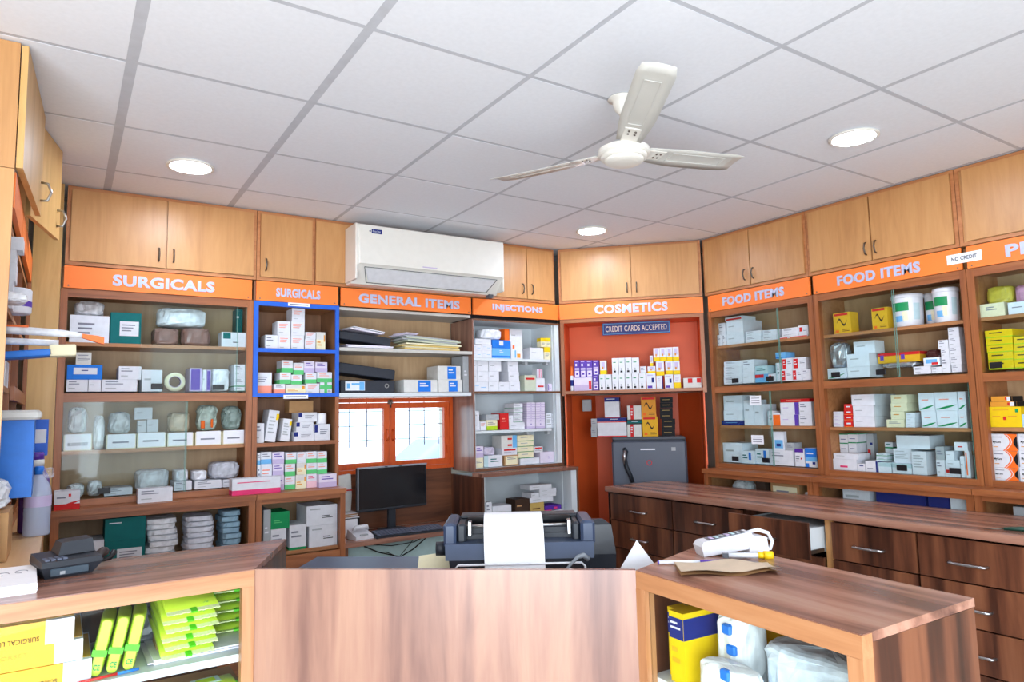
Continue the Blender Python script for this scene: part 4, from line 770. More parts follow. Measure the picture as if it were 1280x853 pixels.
  (-1.022, -0.969, 1.3858, 1.424, -0.06, 0.1, 'REDl'), (-1.088, -1.03, 1.3858, 1.417, -0.06, 0.08, 'WPs'), (-0.667, -0.62, 1.4118, 1.4375, -0.06, 0.1, 'PAL'), 
  (-1.087, -1.028, 1.4178, 1.4363, -0.06, 0.08, 'WPs'), (-1.02, -0.967, 1.4248, 1.4552, -0.06, 0.1, 'REDl'), (-0.746, -0.673, 1.4288, 1.472, -0.06, 0.12, 'CRMl'), 
  (-1.085, -1.027, 1.4371, 1.4556, -0.06, 0.08, 'WPs'), (-0.665, -0.617, 1.4383, 1.464, -0.06, 0.1, 'PAL'), (-0.962, -0.839, 1.4451, 1.5073, -0.06, 0.22, 'W'), 
  (-1.084, -1.025, 1.4564, 1.4749, -0.06, 0.08, 'WPs'), (-1.018, -0.966, 1.456, 1.4864, -0.06, 0.1, 'REDl'), (-0.743, -0.656, 1.4728, 1.5168, -0.06, 0.12, 'CRMl'), 
  (-0.593, -0.514, 1.4734, 1.5674, -0.06, 0.16, 'SWO'), (-0.511, -0.403, 1.4739, 1.5688, -0.06, 0.16, 'SWO'), (-0.399, -0.363, 1.4745, 1.5693, -0.06, 0.16, 'SWO'), 
  (-1.015, -0.968, 1.4872, 1.5176, -0.06, 0.1, 'REDl'), (-0.966, -0.83, 1.5081, 1.5704, -0.06, 0.22, 'W'), (-0.739, -0.652, 1.5176, 1.5624, -0.06, 0.12, 'CRMl'), 
 ]),
 'R2d': ('right', [
  (-1.107, -0.963, 1.1358, 1.1982, -0.06, 0.14, 'WPKm'), (-0.96, -0.915, 1.1358, 1.1775, -0.06, 0.08, 'WDB2'), (-0.837, -0.766, 1.1358, 1.1912, -0.06, 0.1, 'PALT'), 
  (-0.911, -0.842, 1.1358, 1.1957, -0.06, 0.08, 'WDBs'), (-0.652, -0.578, 1.1358, 1.2573, -0.06, 0.16, 'PALx'), (-0.759, -0.658, 1.1358, 1.1893, -0.06, 0.1, 'PALT'), 
  (-0.39, -0.369, 1.1358, 1.2692, -0.06, 0.03, 'ORT'), (-0.487, -0.419, 1.1358, 1.1752, -0.06, 0.1, 'WRbt'), (-0.413, -0.394, 1.1358, 1.2427, -0.06, 0.1, 'PAL'), 
  (-0.53, -0.489, 1.1358, 1.2189, -0.06, 0.1, 'WP'), (-0.484, -0.417, 1.176, 1.2201, -0.06, 0.1, 'PAL'), (-0.993, -0.951, 1.1358, 1.3403, -0.23, 0.04, 'GRYr'), 
  (-0.764, -0.668, 1.1901, 1.2682, -0.09, 0.16, 'PALx'), (-0.863, -0.804, 1.1965, 1.2126, -0.09, 0.1, 'WGNs'), (-1.102, -0.95, 1.199, 1.2315, -0.06, 0.12, 'W'), 
  (-0.861, -0.802, 1.2134, 1.2393, -0.09, 0.1, 'WGNs'), (-0.528, -0.486, 1.2197, 1.2867, -0.06, 0.1, 'GRYc'), (-0.48, -0.441, 1.2209, 1.2661, -0.06, 0.1, 'PAL'), 
  (-1.107, -1.058, 1.2323, 1.2886, -0.14, 0.12, 'WBT'), (-1.053, -1.004, 1.2323, 1.2938, -0.14, 0.12, 'WBT'), (-0.435, -0.373, 1.27, 1.3126, -0.06, 0.1, 'PALr'), 
  (-0.841, -0.798, 1.2401, 1.2978, -0.15, 0.1, 'WGNs'), (-0.743, -0.569, 1.269, 1.3409, -0.09, 0.16, 'PALl'), (-1.107, -1.055, 1.2894, 1.3419, -0.14, 0.12, 'WBT'), 
  (-1.052, -0.995, 1.2946, 1.3447, -0.14, 0.12, 'WBT'), 
 ]),
 'R3a': ('right', [
  (-0.136, -0.053, 1.9308, 1.9887, -0.05, 0.1, 'LBC'), (-0.257, -0.151, 1.9308, 1.9962, -0.05, 0.1, 'LBY'), (-0.133, -0.054, 1.9895, 2.0791, -0.11, 0.1, 'bagPk'), 
  (-0.262, -0.135, 1.997, 2.0886, -0.11, 0.1, 'bagY'), 
 ]),
 'R3b': ('right', [
  (-0.134, -0.037, 1.6708, 1.7112, -0.06, 0.14, 'YELb'), (-0.246, -0.139, 1.6708, 1.7157, -0.06, 0.14, 'YELb'), (-0.133, -0.037, 1.712, 1.7481, -0.06, 0.14, 'YELb'), 
  (-0.245, -0.137, 1.7165, 1.7537, -0.06, 0.14, 'YELb'), (-0.131, -0.035, 1.7489, 1.785, -0.06, 0.14, 'YELb'), (-0.247, -0.135, 1.7545, 1.7901, -0.06, 0.14, 'YELb'), 
  (-0.129, -0.034, 1.7858, 1.822, -0.06, 0.14, 'YELb'), (-0.248, -0.134, 1.7909, 1.8266, -0.06, 0.14, 'YELb'), (-0.249, -0.131, 1.8274, 1.8647, -0.06, 0.14, 'YELb'), 
 ]),
 'R3c': ('right', [
  (-0.256, -0.123, 1.3908, 1.489, -0.05, 0.14, 'YELr'), (-0.121, -0.008, 1.3908, 1.4521, -0.05, 0.14, 'WGNp'), (-0.251, -0.138, 1.4898, 1.5139, -0.05, 0.12, 'AMBs'), 
  (-0.244, -0.155, 1.5147, 1.5398, -0.05, 0.12, 'AMBs'), 
 ]),
 'R3d': ('right', [
  (-0.262, -0.157, 1.1358, 1.196, -0.05, 0.14, 'MYC'), (-0.152, -0.037, 1.1358, 1.2029, -0.05, 0.14, 'MYC'), (-0.262, -0.154, 1.1968, 1.2771, -0.05, 0.14, 'MYC'), 
  (-0.148, -0.035, 1.2037, 1.2814, -0.05, 0.14, 'MYC'), (-0.262, -0.15, 1.2779, 1.3583, -0.05, 0.14, 'MYC'), (-0.145, -0.032, 1.2822, 1.3603, -0.05, 0.14, 'MYC'), 
 ]),
 'LED': ('back', [
  (0.432, 0.535, 1.1058, 1.1912, 0.1, 0.1, 'RWB'), (1.22, 1.471, 1.1058, 1.1919, 0.09, 0.08, 'PKB'), (0.778, 0.934, 1.1058, 1.1748, 0.09, 0.08, 'WP'), 
 ]),
 'FL': ('lcase', [
  (-0.02, 0.535, 0.8728, 0.927, -0.05, 0.26, 'YCOR'), (-0.03, 0.515, 0.9278, 0.978, -0.055, 0.27, 'YCOR'), (-0.03, 0.495, 0.9788, 1.035, -0.05, 0.28, 'YCOR'), 
 ]),
 'FRr': ('rcase', [
  (0.036, 0.066, 0.8358, 1.006, -0.07, 0.09, 'YBX'), (0.068, 0.118, 0.8358, 1.008, -0.045, 0.16, 'YBX'), (0.15, 0.25, 0.8358, 1.02, -0.1, 0.12, 'bagDp'), 
  (0.16, 0.34, 0.8358, 0.925, -0.03, 0.068, 'bagDp'), (0.265, 0.585, 0.8358, 0.985, -0.1, 0.18, 'bagDb'), (0.09, 0.27, 0.8358, 0.972, -0.29, 0.07, 'OLV'), 
  (0.275, 0.37, 0.8358, 0.985, -0.29, 0.07, 'OLV'), (0.51, 0.565, 0.8358, 1.043, -0.29, 0.02, 'W'),  # last thin white carton stands in for a perforated plate
 ]),
 'RB1': ('right', [
  (-1.8, -1.63, 0.8008, 1.04, 0.06, 0.14, 'bagC'), (-1.57, -1.5, 0.8008, 1.05, 0.06, 0.14, 'DBR'), (-1.46, -1.26, 0.8008, 1.05, 0.06, 0.14, 'BEI'), 
  (-1.21, -1.155, 0.8008, 1.005, 0.08, 0.1, 'W'), 
 ]),
 'RB2': ('right', [
  (-0.985, -0.83, 0.8008, 1.05, 0.06, 0.12, 'PALx'), (-0.8, -0.545, 0.8008, 1.045, 0.05, 0.14, 'BLF'), (-0.53, -0.43, 0.8008, 1.04, 0.05, 0.14, 'BLF'), 
  (-0.42, -0.33, 0.8008, 1.045, 0.06, 0.12, 'PAL'), 
 ]),
 'RB3': ('right', [
  (-0.15, -0.085, 0.8008, 1.03, 0.06, 0.1, 'GRYc'), 
 ]),
}
TUBS = [(-0.646, -0.05, 0.162, 0.181), (-0.548, -0.165, 0.09, 0.181), (-0.434, -0.04, 0.126, 0.181)]
# ------------------------------------------------------------------ shelf stock
def band(c, v0, v1, u0=0., u1=1.): return (u0, v0, u1, v1, c)
def T(u0, v0, u1, v1, n, c='ink'): return ('T', u0, v0, u1, v1, n, c)
# key: object name, short look, category, body colour, prints on the front
ST = {
 'W': ('medicine_carton', 'plain white carton', 'carton', 'white', [T(.12, .40, .5, .6, 1, 'grey')]),
 'WP': ('medicine_carton', 'white grey-printed carton', 'carton', 'white', [T(.1, .5, .6, .85, 2), T(.1, .15, .45, .3, 1, 'grey')]),
 'WPs': ('medicine_carton', 'small white pill box', 'box', 'white', [T(.1, .3, .7, .7, 2, 'lilac')]),
 'WPC': ('shipping_carton', 'large white stencilled carton', 'carton', 'white', [T(.5, .3, .85, .48, 2, 'black'), T(.1, .7, .5, .85, 1, 'grey')]),
 'SH': ('shipping_carton', 'white carton with handwriting', 'carton', 'pale', [T(.2, .22, .62, .72, 3)]),
 'WSC': ('medicine_carton', 'white box with teal square', 'box', 'white', [band('teal', .55, .95, .06, .36), T(.45, .2, .7, .35, 1, 'black')]),
 'TEAL': ('instrument_box', 'teal box with white label', 'box', 'teal', [band('white', .25, .72, .3, .92), T(.36, .35, .8, .62, 3)]),
 'TEALP': ('instrument_box', 'plain teal box', 'box', 'teal', [T(.1, .7, .45, .82, 1, 'pale')]),
 'BLT': ('storage_tray', 'blue box with white label', 'box', 'blue', [band('white', .35, .8, .18, .85), T(.4, .5, .62, .65, 1, 'navy')]),
 'WGB': ('medicine_carton', 'small white barcode box', 'box', 'offwhite', [T(.1, .2, .9, .8, 4)]),
 'WGN': ('medicine_carton', 'white box with green edge', 'box', 'white', [band('dgreen', .0, .10), T(.1, .4, .7, .75, 2)]),
 'WGNp': ('medicine_carton', 'white pale-green box', 'box', 'white', [band('palet', 0, 1, 0, .22), T(.35, .3, .8, .7, 2, 'teal')]),
 'WGNs': ('medicine_carton', 'small white box, green stripe', 'box', 'white', [band('dgreen', .42, .55), T(.15, .65, .8, .85, 1, 'teal')]),
 'PUR': ('medicine_carton', 'blue-violet carton', 'carton', 'lilac', [band('purple', .05, .95, .1, .85)]),
 'WL': ('glove_box', 'white box with pink print', 'box', 'white', [T(.12, .45, .8, .8, 3, 'salmon'), T(.12, .1, .5, .2, 1, 'grey')]),
 'WY': ('glove_box', 'cream glove box', 'box', 'offwhite', [band('cream', .0, .6), band('amber', .5, .85, .82, .95), T(.1, .2, .6, .5, 2, 'amber')]),
 'WS': ('glove_box', 'small salmon glove box', 'box', 'white', [band('salmon', .0, .45), T(.15, .6, .8, .85, 2)]),
 'WSt': ('glove_box', 'tall white salmon-footed box', 'box', 'white', [band('salmon', .04, .38), T(.12, .5, .7, .8, 3)]),
 'WG': ('glove_box', 'white green-footed glove box', 'box', 'white', [band('green', .0, .38), T(.14, .5, .8, .85, 2, 'salmon')]),
 'WGg': ('glove_box', 'large green cross glove box', 'box', 'white', [band('green', .4, .75), band('green', 0, 1, .35, .6), T(.65, .1, .9, .3, 2)]),
 'WPk': ('glove_box', 'pink printed glove box', 'box', 'white', [band('lpink', .0, .5), T(.14, .6, .8, .85, 2, 'pink')]),
 'WBl': ('glove_box', 'white blue-footed glove box', 'box', 'white', [band('skyb', .0, .4), T(.14, .5, .8, .85, 2)]),
 'LIL': ('glove_box', 'lilac printed glove box', 'box', 'lilac2', [band('lilac', .0, .4), T(.14, .5, .8, .85, 2, 'purple')]),
 'WPt': ('syringe_carton', 'tall white printed carton', 'carton', 'white', [T(.15, .2, .75, .8, 5, 'grey'), band('yellow', .7, .9, .75, 1)]),
 'WBt': ('syringe_carton', 'white box with navy triangle', 'box', 'white', [band('navy', .5, .95, 0, .2), T(.35, .3, .85, .7, 3)]),
 'YEL': ('syringe_carton', 'yellow carton at the back', 'carton', 'dyellow', []),
 'CAR': ('shipping_carton', 'open kraft carton at back', 'carton', 'kraft', []),
 'GRY': ('medicine_carton', 'grey-white box', 'box', 'grey', [T(.2, .4, .7, .6, 2, 'white')]),
 'GRYc': ('medicine_carton', 'small grey-white box', 'box', 'grey', [T(.15, .3, .8, .7, 2)]),
 'GRYr': ('medicine_carton', 'tall grey box, red mark', 'box', 'grey', [band('red', .4, .55, .1, .5), T(.5, .6, .9, .75, 1, 'navy')]),
 'GRN': ('medicine_carton', 'bright green carton', 'carton', 'dgreen', [T(.15, .3, .6, .5, 2, 'green')]),
 'WBL': ('file_carton', 'white carton with blue panel', 'carton', 'offwhite', [band('blue', .05, .95, .42, .8), T(.47, .35, .72, .75, 2, 'white')]),
 'WBs': ('injection_box', 'white box with blue print', 'box', 'white', [T(.1, .5, .4, .6, 1, 'skyb'), T(.5, .3, .9, .45, 1, 'skyb')]),
 'BLU': ('medicine_carton', 'bright blue box', 'box', 'skyb', [band('blue', .1, .25), T(.4, .5, .6, .8, 2, 'white')]),
 'BLUL': ('medicine_carton', 'bright blue box, white label', 'box', 'blue', [band('white', .35, .85, .38, .6)]),
 'WO': ('medicine_carton', 'white box, orange drawing', 'box', 'white', [band('amber', .05, .3, .5, .8), band('skyb', .05, .5, .3, .42), band('orange', .6, .8, .12, .3)]),
 'ORG': ('medicine_carton', 'narrow orange box', 'box', 'orange', []),
 'ORGw': ('medicine_carton', 'orange box with white top', 'box', 'orange', [band('white', .86, 1)]),
 'YW': ('vial_box', 'small yellow-topped vial box', 'box', 'cream', [band('yellow', .6, 1), T(.15, .15, .85, .45, 3)]),
 'GRR': ('medicine_carton', 'grey-green box, red stripe', 'box', 'folder', [band('red', .72, .84, .1, .9)]),
 'WRs': ('medicine_carton', 'white box with red stripe', 'box', 'white', [band('red', .3, .42, .15, .85)]),
 'STR': ('medicine_carton', 'small striped pack', 'box', 'white', [band('pink', 0, 1, .15, .25), band('pink', 0, 1, .4, .5), band('pink', 0, 1, .65, .75)]),
 'LBL': ('medicine_carton', 'lilac box, violet end', 'box', 'lilac2', [band('purple', .1, .9, .02, .18), T(.3, .3, .7, .6, 2)]),
 'YGN': ('medicine_carton', 'yellow-green box', 'box', 'cream', [band('lime', .0, .4), T(.1, .5, .8, .8, 2)]),
 'RED': ('medicine_carton', 'scarlet carton', 'carton', 'red', [T(.2, .4, .7, .7, 2, 'salmon')]),
 'LILS': ('ampoule_tray', 'flat lilac ampoule box', 'box', 'lilac2', [band('lilac', 0, .3), T(.45, .4, .6, .7, 1, 'purple')]),
 'CLR': ('ampoule_pack', 'clear ampoule pack', 'pack', 'pale', [T(.1, .1, .9, .9, 5, 'grey')]),
 'CRM': ('medicine_carton', 'small cream box', 'box', 'cream', [T(.15, .4, .8, .7, 2)]),
 'CRMf': ('medicine_carton', 'flat cream box, green edge', 'box', 'cream', [band('dgreen', 0, .1), T(.2, .4, .7, .7, 1, 'grey')]),
 'CRMl': ('medicine_carton', 'flat cream box', 'box', 'cream', [T(.2, .4, .7, .65, 1, 'amber')]),
 'BEI': ('medicine_carton', 'beige box', 'box', 'kraft', [band('cream', .1, .9, .08, .92), T(.2, .5, .8, .8, 2)]),
 'LBX': ('medicine_carton', 'large pale lilac box', 'box', 'lilac2', [T(.55, .3, .7, .6, 2, 'lilac')]),
 'WRp': ('medicine_carton', 'white box with red top', 'box', 'white', [band('red', .62, .85, .1, .9), T(.1, .2, .8, .45, 2)]),
 'BLW': ('medicine_carton', 'blue-ended white box', 'box', 'offwhite', [band('skyb', 0, 1, .72, 1), band('red', .65, .8, .4, .68), band('red', .15, .3, .4, .68)]),
 'DBR': ('medicine_carton', 'dark brown box', 'box', 'dbrown', [T(.1, .5, .5, .7, 1, 'kraft')]),
 'GLD': ('medicine_carton', 'gold fronted brown box', 'box', 'gold', [T(.15, .4, .8, .6, 1, 'brown')]),
 'PNK': ('medicine_carton', 'flat pink box', 'box', 'pink', [T(.2, .4, .7, .6, 1, 'white')]),
 'PURP': ('medicine_carton', 'flat purple box', 'box', 'violet', [band('pink', .1, .6, .55, .75)]),
 'LILR': ('medicine_carton', 'wide lilac pack, red end', 'pack', 'lilac2', [band('lilac', 0, .45), band('red', .1, .75, .82, .96)]),
 'PFL': ('cosmetic_box', 'purple flower-print cream box', 'box', 'purple', [band('lilac2', .06, .40, .12, .88), band('lilac', .44, .56, .1, .9), band('purple', .16, .28, .3, .7), band('lilac2', .66, .80, .2, .5), T(.15, .84, .85, .94, 1, 'lilac')]),
 'YFL': ('cosmetic_box', 'white cream box, yellow foot', 'box', 'white', [band('yellow', 0, .3), band('lilac', .45, .9, .25, .75), band('amber', .38, .55, .3, .55)]),
 'WBK': ('cosmetic_box', 'white black-print cream box', 'box', 'white', [band('black', .08, .2, .25, .6), band('grey', .22, .36, .3, .5), T(.2, .62, .7, .75, 1, 'dgreen')]),
 'WBLs': ('cosmetic_box', 'white lotion box, blue swirl', 'box', 'white', [band('purple', .04, .2, .1, .6), band('navy', .4, .7, .55, .8), T(.1, .75, .8, .9, 1, 'lilac')]),
 'WDB': ('cosmetic_box', 'white lotion box, navy end', 'box', 'white', [band('navy', 0, 1, .84, 1), T(.2, .5, .6, .8, 2, 'lilac')]),
 'YWs': ('cosmetic_box', 'white lotion box, bright yellow foot', 'box', 'white', [band('yellow', 0, .42), T(.2, .5, .8, .8, 3, 'lilac')]),
 'WRB': ('tissue_pack', 'white pack with red squares', 'pack', 'offwhite', [band('red', .5, .95, .25, .5), band('red', .5, .95, .75, .98)]),
 'BWR': ('shipping_carton', 'large white carton, navy top, red base', 'carton', 'white', [band('navy', .82, 1), band('red', .76, .81), band('red', 0, .06), T(.45, .88, .75, .95, 1, 'white')]),
 'WBR': ('shipping_carton', 'white carton with navy top', 'carton', 'white', [band('navy', .8, 1), band('red', 0, .03), T(.15, .87, .8, .94, 1, 'white')]),
 'WRS': ('medicine_carton', 'grey-white box, red strip', 'box', 'offwhite', [band('red', 0, 1, .22, .45), T(.26, .2, .4, .8, 3, 'white')]),
 'DKG': ('medicine_carton', 'dark green flat box', 'box', 'dbrown', [band('teal', .2, .8), T(.3, .4, .8, .6, 1, 'pale')]),
 'AMB': ('sweet_box', 'amber yellow box, brown drawing', 'box', 'dyellow', [band('red', .86, .97, .05, .85), ('S', .2, .3, .8, .7, 'dbrown'), band('orange', .06, .18, .1, .3), T(.5, .06, .9, .2, 2, 'brown')]),
 'AMBo': ('sweet_box', 'amber orange box, brown drawing', 'box', 'amber', [band('red', .86, .97, .05, .95), ('S', .2, .3, .8, .7, 'dbrown'), band('orange', .06, .18, .1, .3), T(.5, .06, .9, .2, 2, 'brown')]),
 'AMBf': ('sweet_box', 'flat amber box, red edge', 'box', 'dyellow', [band('red', .7, 1), band('purple', .3, .8, .12, .3)]),
 'AMBs': ('sweet_box', 'slim amber and black box', 'box', 'amber', [band('white', .1, .9, .75, .9), band('red', .3, .8, .66, .75), band('black', 0, 1, .92, 1)]),
 'BLK': ('medicine_carton', 'flat black box, gold line', 'box', 'black', [T(.15, .4, .85, .6, 1, 'gold')]),
 'RWf': ('medicine_carton', 'flat red and white box', 'box', 'white', [band('red', .15, .6, .05, .95)]),
 'WRm': ('medicine_carton', 'white box with red mark', 'box', 'white', [band('red', .35, .8, .1, .4), T(.5, .3, .85, .6, 2)]),
 'BLRf': ('medicine_carton', 'blue and red flat box', 'box', 'skyb', [band('red', .55, .95, .0, .7)]),
 'TLP': ('medicine_carton', 'pale teal box', 'box', 'palet', [T(.1, .3, .8, .7, 2, 'teal')]),
 'WOR': ('medicine_carton', 'white box with red panel', 'box', 'white', [band('red', .08, .92, .05, .4), T(.12, .3, .32, .7, 2, 'white'), T(.55, .4, .9, .7, 2)]),
 'BLF': ('medicine_carton', 'flat navy box', 'box', 'navy', [T(.2, .4, .8, .6, 1, 'skyb')]),
 'PAL': ('medicine_carton', 'pale blank carton behind glass', 'carton', 'pale', [T(.15, .45, .6, .65, 1, 'grey')]),
 'PALx': ('medicine_carton', 'large pale printed carton', 'carton', 'white', [T(.1, .25, .8, .85, 5, 'grey')]),
 'PALl': ('medicine_carton', 'large pale carton lid', 'lid', 'pale', []),
 'PALr': ('medicine_carton', 'pale box with red print', 'box', 'pale', [band('red', .4, .55, .25, .6)]),
 'PALT': ('medicine_carton', 'pale teal-topped carton', 'carton', 'pale', [band('palet', .6, 1)]),
 'PALB': ('medicine_carton', 'pale box with blue bar', 'box', 'pale', [band('blue', .3, .9, .6, .8), T(.1, .3, .5, .7, 2, 'teal')]),
 'PALG': ('medicine_carton', 'pale box, green swoosh', 'box', 'pale', [('S', .05, .05, .95, .5, 'dgreen')]),
 'SWO': ('medicine_carton', 'pale carton, green swoosh', 'carton', 'pale', [('S', .05, .06, .95, .3, 'dgreen'), T(.2, .5, .7, .64, 1, 'salmon')]),
 'WPU': ('medicine_carton', 'white carton, violet end', 'carton', 'white', [band('purple', 0, 1, .8, 1), T(.15, .4, .5, .6, 1, 'lilac')]),
 'REDf': ('medicine_carton', 'flat dark red box', 'box', 'red', [T(.2, .3, .8, .7, 1, 'salmon')]),
 'REDl': ('medicine_carton', 'flat scarlet box', 'box', 'red', [band('white', .4, .62, .3, .8), band('orange', .0, .12)]),
 'WBI': ('medicine_carton', 'upright box with blue picture', 'box', 'pale', [band('skyb', .1, .55, .15, .9), band('navy', .2, .35, .3, .7)]),
 'WPT': ('medicine_carton', 'white box with violet top', 'box', 'white', [band('violet', .8, 1, 0, .9), band('red', .4, .5, .6, .75), T(.1, .2, .5, .6, 3)]),
 'BLC': ('medicine_carton', 'blue box with white foot', 'box', 'white', [band('blue', .5, 1), band('skyb', .3, .52), band('blue', 0, .2, 0, .3), T(.15, .6, .8, .75, 1, 'white'), band('navy', .15, .28, .6, .85)]),
 'WPKm': ('medicine_carton', 'white box with magenta print', 'box', 'white', [band('pink', .25, .42, .3, .62)]),
 'WDB2': ('medicine_carton', 'small white navy-print box', 'box', 'white', [T(.3, .5, .9, .8, 1, 'navy')]),
 'WDBs': ('medicine_carton', 'white box, navy edge', 'box', 'white', [band('navy', 0, 1, .86, 1), T(.15, .2, .7, .35, 1)]),
 'WBT': ('medicine_carton', 'white box, blue word', 'box', 'white', [T(.15, .25, .85, .42, 1, 'navy'), band('dgreen', .9, 1)]),
 'WRi': ('medicine_carton', 'white box with red picture', 'box', 'pale', [band('skyb', .3, .8, .15, .85), band('red', .1, .4, .5, .9)]),
 'WRbt': ('medicine_carton', 'white box, red top band', 'box', 'white', [band('red', .5, .9, .05, .75)]),
 'ORT': ('medicine_carton', 'narrow orange-edged box', 'box', 'pale', [band('orange', .1, .95, .15, .45)]),
 'YELb': ('medicine_carton', 'flat yellow box', 'box', 'yellow', [T(.15, .35, .7, .7, 1, 'dbrown'), band('lime', .0, .12)]),
 'YELr': ('medicine_carton', 'bright yellow carton', 'carton', 'yellow', [band('red', .35, .52, .42, .52), T(.08, .45, .38, .55, 1, 'amber'), T(.58, .42, .9, .55, 1, 'amber'), T(.1, .78, .7, .86, 1, 'amber'), band('dgreen', .72, .9, .82, .92)]),
 'LBY': ('label_bin', 'small bin with yellow label', 'bin', 'cream', [T(.25, .4, .7, .75, 2)]),
 'LBC': ('label_bin', 'small bin with pale label', 'bin', 'pale', [T(.2, .4, .8, .6, 1)]),
 'MYC': ('medicine_carton', 'orange and white swirl carton', 'carton', 'white', [('Q', .55, 0, 1, 1, 'orange'), T(.08, .72, .5, .84, 1, 'ink'), T(.08, .15, .3, .25, 1, 'amber')]),
 'YCOR': ('brace_carton', 'long yellow corset carton', 'carton', 'yellow', []),
 'RWB': ('medicine_carton', 'white box with red curve', 'box', 'white', [band('red', 0, .3), ('S', .3, .2, 1, .45, 'red'), band('red', .7, .85, .55, .65), T(.1, .5, .5, .7, 1)]),
 'PKB': ('medicine_carton', 'white box with magenta foot', 'box', 'white', [band('pink', 0, .3), T(.1, .65, .9, .78, 1, 'pink')]),
 'YBX': ('cotton_box', 'yellow box with blue band', 'box', 'yellow', [band('navy', .62, .92), T(.1, .72, .8, .86, 2, 'white'), T(.15, .2, .7, .5, 2, 'dyellow')]),
 'OLV': ('cotton_box', 'olive yellow box at back', 'box', 'dyellow', [band('navy', 0, 1, .12, .22)]),
}
BAGS = {'bagG': ('grey crumpled polythene bag', FILM, 'plastic_bag'), 'bagC': ('clear polythene bag', FILM, 'plastic_bag'), 'bagW': ('milky polythene wrapped pack', FILMW, 'wrapped_pack'),
 'bagR': ('brown polythene wrapped pack', film('brown_polythene', (150, 112, 104), .1), 'wrapped_pack'), 'bagB': ('beige crumpled packet', film('beige_film', (214, 196, 168), .1), 'wrapped_pack'),
 'bagGo': ('green-white packet bag, orange spots', film('green_film', (196, 216, 206), .2), 'plastic_bag'), 'bagGn': ('grey-green polythene bag', film('greygreen_film', (168, 190, 184), .3), 'plastic_bag'),
 'bagBub': ('bubble wrap packet', film('bubble_film', (196, 198, 208), .2), 'wrapped_pack'), 'bagP': ('folded white gown pack', film('gown_white', (226, 228, 238), .02, .6), 'wrapped_pack'),
 'bagBl': ('folded pale blue gown pack', film('gown_blue', (150, 184, 204), .02, .6), 'wrapped_pack'), 'bagL': ('lilac strip packet pile', film('lilac_film', (206, 198, 220), .05), 'wrapped_pack'),
 'bagS': ('silver foil packet', paint('silver_foil', (196, 202, 208), .25, .7, .2, 40, .5, bump=.6), 'foil_packet'), 'bagBr': ('dark brown foil packet', paint('brown_foil', (84, 44, 40), .3, .3, .2, 40, .5, bump=.6), 'foil_packet'),
 'bagY': ('yellow printed packet', film('yellow_film', (206, 190, 70), .1), 'wrapped_pack'), 'bagPk': ('pink printed packet', film('pink_film', (206, 150, 180), .15), 'wrapped_pack'),
 'bagDp': ('white diaper pack', film('diaper_white', (248, 250, 252), .0, .35), 'wrapped_pack'), 'bagDb': ('pale blue diaper bag', film('diaper_blue', (222, 234, 248), .08, .25), 'wrapped_pack')}
_BOXES = {}
